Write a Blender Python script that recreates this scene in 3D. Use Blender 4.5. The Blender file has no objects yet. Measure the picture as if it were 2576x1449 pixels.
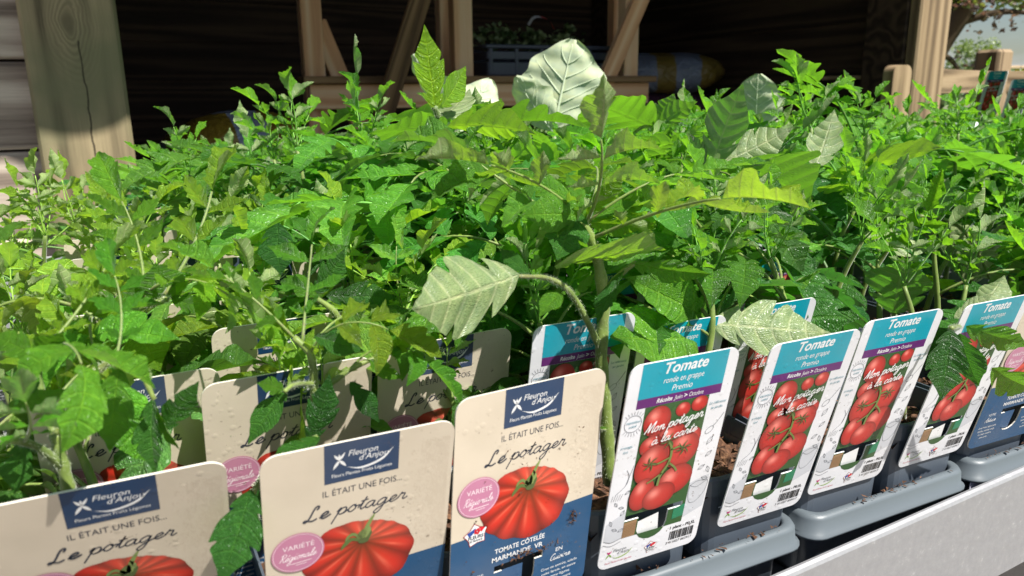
import bpy, math, random
import numpy as np
from mathutils import Vector, Matrix, Quaternion
random.seed(7)
R = math.radians
scene = bpy.context.scene
col = scene.collection

# ------------------------------------------------------------------ camera
CZ = 1.10                       # camera height above the ground (m)
PITCH, ROLL, AZ = R(14.12), R(-0.72), R(63.78)   # AZ: table edge direction, measured right of the view axis
XT = Vector((math.sin(AZ), math.cos(AZ), 0)); YT = Vector((-math.cos(AZ), math.sin(AZ), 0))
def to_table(v): return Vector((v.dot(XT), v.dot(YT), v.z))
_fw = Vector((0, math.cos(PITCH), -math.sin(PITCH))); _up = Vector((0, math.sin(PITCH), math.cos(PITCH))); _rt = Vector((1, 0, 0))
FW = to_table(_fw)
RT = to_table(_rt * math.cos(ROLL) + _up * math.sin(ROLL))
UP = to_table(-_rt * math.sin(ROLL) + _up * math.cos(ROLL))
CAM = Vector((0, 0, CZ))
cam = bpy.data.cameras.new('camera'); camo = bpy.data.objects.new('camera', cam); col.objects.link(camo)
m = Matrix((RT, UP, -FW)).transposed().to_4x4(); m.translation = CAM
camo.matrix_world = m
cam.sensor_width = 36; cam.lens = 3028 / 4032 * 36; cam.clip_start = 0.02; cam.clip_end = 3000
cam.dof.use_dof = True; cam.dof.focus_distance = 0.52; cam.dof.aperture_fstop = 15.0
scene.camera = camo
FPX = 3028 * 2576 / 4032
def ray(px, py):
    return FW + RT * ((px - 1288) / FPX) - UP * ((py - 724.5) / FPX)
def onY(px, py, Y):             # a pixel's ray met with the upright plane at table depth Y
    d = ray(px, py); return CAM + d * (Y / d.y)
def onZ(px, py, z):             # a pixel's ray met with a level plane
    d = ray(px, py); return CAM + d * ((z - CZ) / d.z)
def onD(px, py, D):             # a point at a given distance
    d = ray(px, py).normalized(); return CAM + d * D

# ------------------------------------------------------------------ light
SUN_EL, SUN_PHI = R(55), R(25)  # elevation; angle from the shed front's normal towards +X
SUN = Vector((math.sin(SUN_PHI) * math.cos(SUN_EL), -math.cos(SUN_PHI) * math.cos(SUN_EL), math.sin(SUN_EL)))
sl = bpy.data.lights.new('sun', 'SUN'); sl.energy = 5.0; sl.angle = R(0.5); sl.color = (1.0, 0.965, 0.91)
so = bpy.data.objects.new('sun', sl); col.objects.link(so)
so.rotation_euler = (-SUN).to_track_quat('-Z', 'Y').to_euler()
so.location = (3, -6, 8)
world = bpy.data.worlds.new('World'); scene.world = world; world.use_nodes = True
nt = world.node_tree; nt.nodes.clear()
def wn(t, **k):
    n = nt.nodes.new(t)
    for a, b in k.items(): setattr(n, a, b)
    return n
sky = wn('ShaderNodeTexSky', sky_type='NISHITA', sun_disc=False, sun_elevation=SUN_EL,
         sun_rotation=math.atan2(SUN.x, SUN.y))
sky.air_density = 1.0; sky.dust_density = .8
bg = wn('ShaderNodeBackground'); bg.inputs['Strength'].default_value = 0.05
wo = wn('ShaderNodeOutputWorld')
tc = wn('ShaderNodeTexCoord'); mp = wn('ShaderNodeMapping'); mp.inputs['Scale'].default_value = (1.6, 1.6, 5.5)
nz = wn('ShaderNodeTexNoise'); nz.inputs['Scale'].default_value = 1.7; nz.inputs['Detail'].default_value = 7
rp = wn('ShaderNodeValToRGB'); rp.color_ramp.elements[0].position = .50; rp.color_ramp.elements[1].position = .78
mx = wn('ShaderNodeMix', data_type='RGBA'); mx.inputs[7].default_value = (9.2, 9.9, 11.2, 1)
nt.links.new(tc.outputs['Generated'], mp.inputs[0]); nt.links.new(mp.outputs[0], nz.inputs[0]); nt.links.new(nz.outputs[0], rp.inputs[0])
nt.links.new(rp.outputs[0], mx.inputs[0]); nt.links.new(sky.outputs[0], mx.inputs[6]); nt.links.new(mx.outputs[2], bg.inputs[0]); nt.links.new(bg.outputs[0], wo.inputs[0])
vs = scene.view_settings; vs.view_transform = 'Standard'; vs.look = 'None'; vs.exposure = 0.75; vs.gamma = 1; vs.use_curve_mapping = False
scene.cycles.max_bounces = 8; scene.cycles.transmission_bounces = 6; scene.cycles.diffuse_bounces = 4
scene.cycles.sample_clamp_indirect = 6

# ------------------------------------------------------------------ helpers
def lin(c):
    c = c / 255.0
    return c / 12.92 if c <= .04045 else ((c + .055) / 1.055) ** 2.4
def S(r, g, b): return (lin(r), lin(g), lin(b), 1.0)
def mesh(name, verts, faces, smooth=False, uvs=None, cols=None):
    me = bpy.data.meshes.new(name); me.from_pydata([tuple(v) for v in verts], [], faces)
    if smooth: me.polygons.foreach_set('use_smooth', [True] * len(me.polygons))
    if uvs is not None:
        ul = me.uv_layers.new(name='UVMap'); li = np.zeros(len(me.loops), dtype=np.int32); me.loops.foreach_get('vertex_index', li)
        ul.data.foreach_set('uv', np.asarray(uvs, dtype=np.float32)[li].ravel())
    if cols is not None:
        ca = me.color_attributes.new('Col', 'FLOAT_COLOR', 'POINT')
        ca.data.foreach_set('color', np.asarray(cols, dtype=np.float32).ravel())
    me.update(); return me
def link(name, data, mat=None, parent=None, M=None, color=None):
    o = bpy.data.objects.new(name, data); col.objects.link(o)
    if mat is not None and data is not None and not data.materials: data.materials.append(mat)
    if parent is not None: o.parent = parent
    if M is not None: o.matrix_basis = M if isinstance(M, Matrix) else Matrix.Translation(M)
    if color is not None: o.color = (*color[:3], 1)
    return o
def empty(name, loc=(0, 0, 0), rz=0):
    o = bpy.data.objects.new(name, None); col.objects.link(o); o.location = loc; o.rotation_euler = (0, 0, rz); o.empty_display_size = .02
    return o
def tag(o, label=None, cat=None, group=None, kind=None):
    if label: o['label'] = label
    if cat: o['category'] = cat
    if group: o['group'] = group
    if kind: o['kind'] = kind
    return o
def box_geo(sx, sy, sz, b=.004, o=(0, 0, 0)):
    """chamfered box centred on o: verts, faces"""
    V = []; F = []
    hx, hy, hz = sx / 2, sy / 2, sz / 2; b = min(b, hx * .9, hy * .9, hz * .9)
    idx = {}
    for ix in (-1, 1):
        for iy in (-1, 1):
            for iz in (-1, 1):
                for ax in range(3):
                    p = [ix * (hx - b), iy * (hy - b), iz * (hz - b)]
                    p[ax] = (ix, iy, iz)[ax] * (hx, hy, hz)[ax]
                    idx[(ix, iy, iz, ax)] = len(V); V.append((p[0] + o[0], p[1] + o[1], p[2] + o[2]))
    s = (-1, 1)
    for a in s:
        q = [idx[(a, -1, -1, 0)], idx[(a, 1, -1, 0)], idx[(a, 1, 1, 0)], idx[(a, -1, 1, 0)]]; F.append(q if a > 0 else q[::-1])
        q = [idx[(-1, a, -1, 1)], idx[(1, a, -1, 1)], idx[(1, a, 1, 1)], idx[(-1, a, 1, 1)]]; F.append(q[::-1] if a > 0 else q)
        q = [idx[(-1, -1, a, 2)], idx[(1, -1, a, 2)], idx[(1, 1, a, 2)], idx[(-1, 1, a, 2)]]; F.append(q if a > 0 else q[::-1])
    for a in s:
        for c in s:
            q = [idx[(a, c, -1, 0)], idx[(a, c, 1, 0)], idx[(a, c, 1, 1)], idx[(a, c, -1, 1)]]; F.append(q if a * c < 0 else q[::-1])
            q = [idx[(a, -1, c, 0)], idx[(a, 1, c, 0)], idx[(a, 1, c, 2)], idx[(a, -1, c, 2)]]; F.append(q if a * c > 0 else q[::-1])
            q = [idx[(-1, a, c, 1)], idx[(1, a, c, 1)], idx[(1, a, c, 2)], idx[(-1, a, c, 2)]]; F.append(q if a * c < 0 else q[::-1])
            for e in s:
                q = [idx[(a, c, e, 0)], idx[(a, c, e, 1)], idx[(a, c, e, 2)]]; F.append(q if a * c * e > 0 else q[::-1])
    return V, F
def box(name, sx, sy, sz, mat, parent=None, loc=(0, 0, 0), b=.004, rot=None):
    V, F = box_geo(sx, sy, sz, b)
    M = Matrix.Translation(loc)
    if rot is not None: M = M @ rot
    return link(name, mesh(name, V, F), mat, parent, M)
def beam(name, p, q, w, d, mat, parent=None, face=Vector((0, -1, 0)), b=.003):
    """a squared timber from p to q, w wide, d deep along `face`"""
    p, q = Vector(p), Vector(q); z = (q - p).normalized(); y = face - z * face.dot(z); y.normalize(); x = y.cross(z)
    M = Matrix((x, y, z)).transposed().to_4x4(); M.translation = (p + q) / 2
    V, F = box_geo(w, d, (q - p).length, b)
    return link(name, mesh(name, V, F), mat, parent, M)
def spline(pts, n):
    """Catmull-Rom through pts (tuples of any size)"""
    P = [np.array(p, dtype=float) for p in pts]
    if len(P) == 2: return [P[0] + (P[1] - P[0]) * t for t in np.linspace(0, 1, n + 1)]
    P = [2 * P[0] - P[1]] + P + [2 * P[-1] - P[-2]]; out = []
    for i in range(1, len(P) - 2):
        a, b, c, d = P[i - 1:i + 3]
        for k in range(n):
            t = k / n
            out.append(.5 * (2 * b + (c - a) * t + (2 * a - 5 * b + 4 * c - d) * t * t + (3 * b - a - 3 * c + d) * t ** 3))
    out.append(P[-2]); return out
def tube_geo(pts, radii, sides=7, cap=True):
    V = []; F = []; n = len(pts); P = [Vector(p) for p in pts]
    up = Vector((0, 0, 1)) if abs((P[-1] - P[0]).normalized().z) < .9 else Vector((1, 0, 0))
    for i, p in enumerate(P):
        t = (P[min(i + 1, n - 1)] - P[max(i - 1, 0)]).normalized()
        x = (up - t * up.dot(t)).normalized(); y = t.cross(x); up = x
        for k in range(sides):
            a = 2 * math.pi * k / sides
            V.append(p + (x * math.cos(a) + y * math.sin(a)) * radii[i])
    for i in range(n - 1):
        for k in range(sides):
            k2 = (k + 1) % sides
            F.append([i * sides + k, i * sides + k2, (i + 1) * sides + k2, (i + 1) * sides + k])
    if cap:
        F.append(list(range(sides))[::-1]); F.append([(n - 1) * sides + k for k in range(sides)])
    return V, F
def join(*geos):
    V = []; F = []
    for v, f in geos:
        o = len(V); V += [tuple(p) for p in v]; F += [[i + o for i in q] for q in f]
    return V, F

# ------------------------------------------------------------------ materials
def new_mat(name):
    mt = bpy.data.materials.new(name); mt.use_nodes = True; t = mt.node_tree; t.nodes.clear()
    def N(ty, **k):
        n = t.nodes.new('ShaderNode' + ty); ins = k.pop('ins', {})
        for a, b in k.items(): setattr(n, a, b)
        for a, b in ins.items():
            if hasattr(b, 'is_output'): t.links.new(b, n.inputs[a])
            else: n.inputs[a].default_value = b
        return n
    out = N('OutputMaterial')
    def fin(sh): t.links.new(sh, out.inputs[0])
    return mt, N, fin
def ramp(N, fac, stops):
    r = N('ValToRGB', ins={0: fac}); e = r.color_ramp.elements
    while len(e) < len(stops): e.new(.5)
    for q, (p, c) in zip(e, stops): q.position = p; q.color = c if len(c) == 4 else (*c, 1)
    return r.outputs[0]
def mixc(N, fac, a, b, mode='MIX'):
    n = N('Mix', data_type='RGBA', blend_type=mode, ins={0: fac, 6: a, 7: b}); return n.outputs[2]
def math_(N, op, a, b=None, c=None):
    i = {0: a}
    if b is not None: i[1] = b
    if c is not None: i[2] = c
    return N('Math', operation=op, ins=i).outputs[0]
def plain(name, color, rough=.5, spec=.5, noise=.12, scale=30, bump=0, metal=0):
    mt, N, fin = new_mat(name)
    tc = N('TexCoord'); nz = N('TexNoise', ins={0: tc.outputs['Object'], 'Scale': scale, 'Detail': 5})
    c = mixc(N, nz.outputs[0], tuple(v * (1 - noise) for v in color[:3]) + (1,), tuple(min(1, v * (1 + noise)) for v in color[:3]) + (1,))
    b = N('BsdfPrincipled', ins={'Base Color': c, 'Roughness': rough, 'Specular IOR Level': spec, 'Metallic': metal})
    if bump:
        bp = N('Bump', ins={'Strength': bump, 'Distance': .002, 'Height': nz.outputs[0]})
        b.id_data.links.new(bp.outputs[0], b.inputs['Normal'])
    fin(b.outputs[0]); return mt
def wood(name, dark, mid, light, axis='Z', freq=26, knots=(), rough=.75, green=None, crack=None):
    """grain runs along `axis` (object space); knots: (across, along, radius) in metres"""
    mt, N, fin = new_mat(name)
    tc = N('TexCoord'); oi = N('ObjectInfo')
    sp = N('SeparateXYZ', ins={0: tc.outputs['Object']})
    if axis == 'Z': across, along, deep = sp.outputs[0], sp.outputs[2], sp.outputs[1]
    else: across, along, deep = sp.outputs[2], sp.outputs[0], sp.outputs[1]
    rnd = math_(N, 'MULTIPLY', oi.outputs['Random'], 37.0)
    warp = across; kn = None
    kz = N('TexNoise', ins={0: tc.outputs['Object'], 'Scale': 18.0, 'Detail': 3}); kj = math_(N, 'MULTIPLY', math_(N, 'SUBTRACT', kz.outputs[0], .5), .024)
    for (ka, kl, kr) in knots:
        da = math_(N, 'ADD', math_(N, 'SUBTRACT', across, ka), kj); dl = math_(N, 'ADD', math_(N, 'SUBTRACT', along, kl), math_(N, 'MULTIPLY', kj, 1.6))
        q = math_(N, 'ADD', math_(N, 'POWER', math_(N, 'ABSOLUTE', math_(N, 'DIVIDE', da, kr)), 2.0), math_(N, 'POWER', math_(N, 'ABSOLUTE', math_(N, 'DIVIDE', dl, kr * 2.3)), 2.0))
        g = math_(N, 'EXPONENT', math_(N, 'MULTIPLY', q, -1.0))
        warp = math_(N, 'SUBTRACT', warp, math_(N, 'MULTIPLY', math_(N, 'MULTIPLY', da, g), .85))
        rings = math_(N, 'MULTIPLY', math_(N, 'ADD', math_(N, 'SINE', math_(N, 'MULTIPLY', math_(N, 'SQRT', q), 38.0)), 1.0), .5)
        core = N('MapRange', interpolation_type='SMOOTHSTEP', ins={0: q, 1: .02, 2: .16, 3: 1.0, 4: 0.0}).outputs[0]
        kk = math_(N, 'MAXIMUM', math_(N, 'MULTIPLY', math_(N, 'MULTIPLY', rings, g), .5), math_(N, 'MULTIPLY', core, .55))
        kn = kk if kn is None else math_(N, 'MAXIMUM', kn, kk)
    cv = N('CombineXYZ', ins={0: math_(N, 'ADD', warp, rnd), 1: math_(N, 'ADD', deep, rnd), 2: math_(N, 'ADD', math_(N, 'MULTIPLY', along, .045), rnd)})
    low = N('TexNoise', ins={0: cv.outputs[0], 'Scale': 9.0, 'Detail': 2})
    dist = math_(N, 'ADD', math_(N, 'MULTIPLY', warp, freq * 6.2), math_(N, 'MULTIPLY', low.outputs[0], 34.0))
    wv = math_(N, 'MULTIPLY', math_(N, 'ADD', math_(N, 'SINE', dist), 1.0), .5)
    fine = N('TexNoise', ins={0: cv.outputs[0], 'Scale': 190.0, 'Detail': 4, 'Roughness': .7})
    h = math_(N, 'ADD', math_(N, 'MULTIPLY', wv, .5), math_(N, 'MULTIPLY', fine.outputs[0], .5))
    c = ramp(N, h, [(.2, dark), (.5, mid), (.82, light)])
    big = N('TexNoise', ins={0: tc.outputs['Object'], 'Scale': 5.0, 'Detail': 3})
    if green is not None: c = mixc(N, ramp(N, big.outputs[0], [(.42, (0, 0, 0)), (.62, (.8, .8, .8))]), c, green)
    tone = N('MapRange', ins={0: oi.outputs['Random'], 3: .8, 4: 1.12}); cs = N('CombineXYZ', ins={0: tone.outputs[0], 1: tone.outputs[0], 2: tone.outputs[0]})
    c = mixc(N, 1.0, c, cs.outputs[0], 'MULTIPLY')
    if crack is not None:
        wob = N('TexNoise', ins={0: tc.outputs['Object'], 'Scale': 14.0, 'Detail': 5}); cx_ = math_(N, 'ADD', math_(N, 'SUBTRACT', across, crack[0]), math_(N, 'MULTIPLY', math_(N, 'SUBTRACT', wob.outputs[0], .5), .022))
        ck = math_(N, 'MULTIPLY', math_(N, 'LESS_THAN', math_(N, 'ABSOLUTE', cx_), .0016), math_(N, 'LESS_THAN', along, crack[1])); c = mixc(N, math_(N, 'MULTIPLY', ck, .8), c, (.02, .015, .01, 1))
    if kn is not None: c = mixc(N, kn, c, tuple(v * .42 for v in dark[:3]) + (1,))
    bp = N('Bump', ins={'Strength': .45, 'Distance': .0012, 'Height': h})
    b = N('BsdfPrincipled', ins={'Base Color': c, 'Roughness': rough, 'Specular IOR Level': .25, 'Normal': bp.outputs[0]})
    fin(b.outputs[0]); return mt

def leaf_mat(name, pale=(.32, .40, .21, 1), trans=.34, nv=7.0, rough=.34, glow=(1.15, 1.1, .45, 1), bump=.85):
    """two-sided leaf: upper skin from the object's colour, paler underside, light shining through, veins from UV (s along, t across)"""
    mt, N, fin = new_mat(name)
    oi = N('ObjectInfo'); uv = N('UVMap', uv_map='UVMap'); geo = N('NewGeometry'); tc = N('TexCoord')
    s = N('SeparateXYZ', ins={0: uv.outputs[0]}); at = math_(N, 'ABSOLUTE', math_(N, 'SUBTRACT', s.outputs[1], .5))
    at = math_(N, 'MULTIPLY', at, 2.0)
    mid = N('MapRange', interpolation_type='SMOOTHSTEP', ins={0: at, 1: .02, 2: .075, 3: 1.0, 4: 0.0}).outputs[0]
    fr = math_(N, 'FRACT', math_(N, 'MULTIPLY', s.outputs[0], nv)); d = math_(N, 'ABSOLUTE', math_(N, 'SUBTRACT', fr, .5))
    lat = N('MapRange', interpolation_type='SMOOTHSTEP', ins={0: d, 1: .03, 2: .13, 3: .8, 4: 0.0}).outputs[0]
    vor = N('TexVoronoi', feature='DISTANCE_TO_EDGE', ins={0: uv.outputs[0], 'Scale': 34.0})
    net = N('MapRange', interpolation_type='SMOOTHSTEP', ins={0: vor.outputs['Distance'], 1: .0, 2: .09, 3: .45, 4: 0.0}).outputs[0]
    vein = math_(N, 'MAXIMUM', math_(N, 'MAXIMUM', mid, lat), net)
    cellh = N('MapRange', ins={0: vor.outputs['Distance'], 1: 0.0, 2: .35, 3: 0.0, 4: 1.0}).outputs[0]
    nz = N('TexNoise', ins={0: tc.outputs['Object'], 'Scale': 9.0, 'Detail': 4})
    var = ramp(N, nz.outputs[0], [(.3, (.78, .82, .8)), (.7, (1.22, 1.16, 1.0))])
    top = mixc(N, 1.0, oi.outputs['Color'], var, 'MULTIPLY')
    top = mixc(N, math_(N, 'MULTIPLY', vein, .38), top, mixc(N, 1.0, top, (2.6, 2.0, 1.5, 1), 'MULTIPLY'))
    und = mixc(N, .22, pale, oi.outputs['Color']); und = mixc(N, math_(N, 'MULTIPLY', vein, .55), und, (.62, .66, .40, 1))
    und = mixc(N, 1.0, und, var, 'MULTIPLY')
    c = mixc(N, geo.outputs['Backfacing'], top, und)
    hgt = math_(N, 'SUBTRACT', math_(N, 'MULTIPLY', cellh, .6), math_(N, 'MULTIPLY', math_(N, 'MAXIMUM', mid, lat), .9))
    hgt = math_(N, 'MULTIPLY', hgt, math_(N, 'SUBTRACT', 1.0, math_(N, 'MULTIPLY', geo.outputs['Backfacing'], 1.32)))
    bp = N('Bump', ins={'Strength': bump, 'Distance': .0012, 'Height': hgt})
    p = N('BsdfPrincipled', ins={'Base Color': c, 'Roughness': rough, 'Specular IOR Level': .5, 'Normal': bp.outputs[0]})
    tr = mixc(N, 1.0, oi.outputs['Color'], glow, 'MULTIPLY'); tr = mixc(N, 1.0, tr, (2.9, 2.7, 2.4, 1), 'MULTIPLY')
    tr = mixc(N, math_(N, 'MULTIPLY', vein, .5), tr, mixc(N, 1.0, tr, (.55, .5, .4, 1), 'MULTIPLY'))
    t2 = N('BsdfTranslucent', ins={0: tr, 'Normal': bp.outputs[0]})
    ms = N('MixShader', ins={0: trans, 1: p.outputs[0], 2: t2.outputs[0]}); fin(ms.outputs[0]); return mt
def stem_mat():
    mt, N, fin = new_mat('stem'); oi = N('ObjectInfo'); tc = N('TexCoord')
    nz = N('TexNoise', ins={0: tc.outputs['Object'], 'Scale': 120.0, 'Detail': 4}); n2 = N('TexNoise', ins={0: tc.outputs['Object'], 'Scale': 22.0})
    c = mixc(N, 1.0, oi.outputs['Color'], ramp(N, nz.outputs[0], [(.3, (.7, .75, .7)), (.7, (1.35, 1.3, 1.2))]), 'MULTIPLY')
    c = mixc(N, ramp(N, n2.outputs[0], [(.56, (0, 0, 0)), (.75, (.5, .5, .5))]), c, (.16, .09, .07, 1))
    p = N('BsdfPrincipled', ins={'Base Color': c, 'Roughness': .5, 'Sheen Weight': .35, 'Sheen Roughness': .4, 'Subsurface Weight': .12, 'Subsurface Scale': .004, 'Subsurface Radius': (.5, .8, .2)})
    fin(p.outputs[0]); return mt
def print_mat():
    mt, N, fin = new_mat('printed_card'); a = N('VertexColor', layer_name='Col'); tc = N('TexCoord')
    nz = N('TexNoise', ins={0: tc.outputs['Object'], 'Scale': 900.0, 'Detail': 2}); n2 = N('TexNoise', ins={0: tc.outputs['Object'], 'Scale': 35.0, 'Detail': 6})
    c = mixc(N, 1.0, a.outputs[0], ramp(N, n2.outputs[0], [(.3, (.93, .93, .92)), (.6, (1.03, 1.03, 1.03))]), 'MULTIPLY')
    ge = N('NewGeometry'); d1 = N('TexNoise', ins={0: ge.outputs['Position'], 'Scale': 420.0, 'Detail': 4}); d2 = N('TexNoise', ins={0: ge.outputs['Position'], 'Scale': 26.0, 'Detail': 3})
    dirt = math_(N, 'MULTIPLY', ramp(N, d1.outputs[0], [(.66, (0, 0, 0)), (.71, (1, 1, 1))]), ramp(N, d2.outputs[0], [(.48, (0, 0, 0)), (.62, (.8, .8, .8))]))
    c = mixc(N, dirt, c, (.13, .085, .055, 1))
    film = ramp(N, N('TexNoise', ins={0: ge.outputs['Position'], 'Scale': 14.0, 'Detail': 6}).outputs[0], [(.45, (0, 0, 0)), (.75, (.16, .16, .16))]); c = mixc(N, film, c, (.42, .36, .28, 1))
    vd = N('TexVoronoi', ins={0: ge.outputs['Position'], 'Scale': 190.0}); drop = N('MapRange', interpolation_type='SMOOTHSTEP', ins={0: vd.outputs['Distance'], 1: .12, 2: .34, 3: 1.0, 4: 0.0}).outputs[0]
    drop = math_(N, 'MULTIPLY', drop, math_(N, 'GREATER_THAN', d2.outputs[0], .5))
    ro = N('MapRange', ins={0: n2.outputs[0], 1: .35, 2: .65, 3: .28, 4: .5})
    bp = N('Bump', ins={'Strength': .2, 'Distance': .0004, 'Height': math_(N, 'ADD', math_(N, 'MULTIPLY', nz.outputs[0], .25), drop)})
    p = N('BsdfPrincipled', ins={'Base Color': c, 'Roughness': ro.outputs[0], 'Specular IOR Level': .45, 'Normal': bp.outputs[0]}); fin(p.outputs[0]); return mt
MAT = {}
MAT['leaf'] = leaf_mat('tomato_leaf'); MAT['stem'] = stem_mat(); MAT['print'] = print_mat()
MAT['cabbage'] = leaf_mat('cabbage_leaf', pale=(.68, .76, .58, 1), trans=.18, nv=4.0, rough=.68, glow=(1, 1.1, .5, 1), bump=.12)
MAT['post'] = wood('post_wood', S(92, 82, 62), S(136, 122, 94), S(166, 150, 116), 'Z', 20, knots=((.0, .105, .036),), green=S(118, 116, 86), crack=(.012, .07))
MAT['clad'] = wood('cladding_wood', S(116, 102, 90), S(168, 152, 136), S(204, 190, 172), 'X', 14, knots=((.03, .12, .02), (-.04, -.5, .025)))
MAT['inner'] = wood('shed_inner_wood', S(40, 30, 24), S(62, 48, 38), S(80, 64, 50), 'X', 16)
MAT['pine'] = wood('pine_timber', S(212, 156, 114), S(234, 184, 140), S(242, 204, 164), 'Z', 12)
MAT['oldboard'] = wood('old_board', S(84, 62, 42), S(124, 96, 66), S(150, 118, 84), 'Z', 14)
MAT['fence'] = wood('fence_wood', S(104, 86, 66), S(150, 128, 98), S(178, 154, 122), 'Z', 14)
MAT['pot'] = plain('pot_plastic', S(78, 86, 96), .38, .5, .06, 12)
MAT['tray'] = plain('tray_plastic', S(94, 102, 107), .42, .5, .05, 14)
MAT['black'] = plain('black_plastic', S(34, 34, 36), .45, .5, .1, 12)
# ------------------------------------------------------------------ ground, lawn, far setting
def ground_mat():
    mt, N, fin = new_mat('ground_concrete'); tc = N('TexCoord')
    n1 = N('TexNoise', ins={0: tc.outputs['Object'], 'Scale': 3.0, 'Detail': 8}); n2 = N('TexVoronoi', ins={0: tc.outputs['Object'], 'Scale': 160.0})
    c = ramp(N, n1.outputs[0], [(.3, S(112, 104, 96)), (.7, S(150, 142, 132))])
    c = mixc(N, .25, c, n2.outputs['Color'], 'SOFT_LIGHT')
    bp = N('Bump', ins={'Strength': .4, 'Distance': .003, 'Height': n2.outputs[0]})
    p = N('BsdfPrincipled', ins={'Base Color': c, 'Roughness': .9, 'Normal': bp.outputs[0]}); fin(p.outputs[0]); return mt
def lawn_mat():
    mt, N, fin = new_mat('lawn_grass'); tc = N('TexCoord')
    n1 = N('TexNoise', ins={0: tc.outputs['Object'], 'Scale': .6, 'Detail': 8}); n2 = N('TexNoise', ins={0: tc.outputs['Object'], 'Scale': 40.0, 'Detail': 5})
    c = mixc(N, n1.outputs[0], S(60, 92, 40), S(108, 140, 70)); c = mixc(N, .5, c, ramp(N, n2.outputs[0], [(.3, (.3, .3, .3)), (.7, (.8, .8, .8))]), 'OVERLAY')
    p = N('BsdfPrincipled', ins={'Base Color': c, 'Roughness': .9, 'Specular IOR Level': .2}); fin(p.outputs[0]); return mt
g = 900
go = link('ground', mesh('ground', [(-g, -g, 0), (g, -g, 0), (g, g, 0), (-g, g, 0)], [[0, 1, 2, 3]]), ground_mat()); tag(go, kind='structure')
lawn = link('lawn', mesh('lawn', [(5.6, -60, .004), (600, -60, .004), (600, 300, .004), (5.6, 300, .004)], [[0, 1, 2, 3]]), lawn_mat()); tag(lawn, kind='structure')

bark = plain('bark', S(74, 62, 46), .9, .2, .35, 14, .8)
def leaves_mesh(name, centres, size, rnd, flat=.5):
    V = []; F = []; U = []
    for c in centres:
        a = Vector((rnd.gauss(0, 1), rnd.gauss(0, 1), rnd.gauss(0, flat))).normalized(); b = Vector((rnd.gauss(0, 1), rnd.gauss(0, 1), rnd.gauss(0, 1)));
        b = (b - a * b.dot(a)).normalized(); n = a.cross(b); s = size * rnd.uniform(.6, 1.3); o = len(V); c = Vector(c)
        V += [c - a * s * .5, c + b * s * .3 + n * s * .08, c + a * s * .5, c - b * s * .3 + n * s * .08]; U += [(0, .5), (.5, 1), (1, .5), (.5, 0)]
        F += [[o, o + 1, o + 2], [o, o + 2, o + 3]]
    return mesh(name, V, F, False, U)
def blob_pts(rnd, n, blobs):
    out = []
    for _ in range(n):
        c, r = rnd.choice(blobs); d = Vector((rnd.gauss(0, 1), rnd.gauss(0, 1), rnd.gauss(0, 1))).normalized() * (rnd.random() ** .4)
        out.append(c + Vector((d.x * r[0], d.y * r[1], d.z * r[2])))
    return out
# ------------------------------------------------------------------ the shed
YF = 1.75                                  # depth of the shed front
shed = empty('garden_shed', (1.2, YF + 1.1, 0))
tag(shed, 'dark open fronted timber shed with horizontal board walls and heavy posts', 'shed')
SH = Vector(shed.location)
def sp(name, o_fn):                        # parts are placed relative to the shed's own origin
    return o_fn
def shed_box(name, x0, x1, y0, y1, z0, z1, mat, b=.004, parent=None):
    c = Vector(((x0 + x1) / 2, (y0 + y1) / 2, (z0 + z1) / 2))
    return box(name, x1 - x0, y1 - y0, z1 - z0, mat, shed, c - SH, b)
# left post and the clad wall beside it
po = shed_box('post', -.150, .016, YF, YF + .15, 0, 2.28, MAT['post'], .006)
po.data.transform(Matrix.Translation((0, 0, 0)))
# cladding boards, bevelled edges, one by one
bh = .171; z = .02; k = 0
zt = onY(60, 378, YF + .06).z              # one joint of the photograph fixes the board spacing
z0 = zt - bh * int(zt / bh)
prof = [(-.5, .0), (-.5, .012), (-.47, .019), (.44, .021), (.49, .012), (.5, .0)]
for i in range(0, 13):
    zz = z0 - bh + i * bh
    if zz < 0: continue
    V = []; F = []
    x0, x1 = -1.7, -.142
    for x in (x0, x1):
        for (a, d) in prof: V.append((x + .92, -d, a * (bh - .004)))
    n = len(prof); F = [[j, j + 1, n + j + 1, n + j] for j in range(n - 1)] + [[n - 1, 0, n, 2 * n - 1], list(range(n))[::-1], [n + j for j in range(n)]]
    F = [f[::-1] for f in F]
    link('cladding_board', mesh('cladding_board', V, F), MAT['clad'], shed, Vector((-.92, YF + .07, zz + bh / 2)) - SH)
# inside: back wall and side walls, boards along them
XR = onY(2310, 100, YF).x                  # front corner of the far post
inner_y = YF + 2.0
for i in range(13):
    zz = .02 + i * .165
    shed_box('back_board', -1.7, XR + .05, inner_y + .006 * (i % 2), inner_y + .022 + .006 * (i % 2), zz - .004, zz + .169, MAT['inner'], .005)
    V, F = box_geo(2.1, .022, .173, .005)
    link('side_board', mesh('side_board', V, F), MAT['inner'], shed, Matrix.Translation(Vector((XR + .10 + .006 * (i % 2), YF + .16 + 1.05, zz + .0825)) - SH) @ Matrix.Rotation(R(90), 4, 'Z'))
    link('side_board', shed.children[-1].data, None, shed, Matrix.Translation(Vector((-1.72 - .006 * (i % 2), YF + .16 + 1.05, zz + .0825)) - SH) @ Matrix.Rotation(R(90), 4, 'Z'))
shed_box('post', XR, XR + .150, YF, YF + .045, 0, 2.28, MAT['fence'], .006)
shed_box('post', XR - .003, XR + .150, YF + .0465, YF + .21, 0, 2.28, MAT['inner'], .006)  # added dark piece: the far post's side shade put into its colour
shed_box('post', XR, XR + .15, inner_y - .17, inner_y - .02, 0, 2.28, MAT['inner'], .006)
shed_box('head_beam', -1.7, XR + .3, YF + .01, YF + .14, 2.06, 2.26, MAT['inner'], .006)
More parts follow.
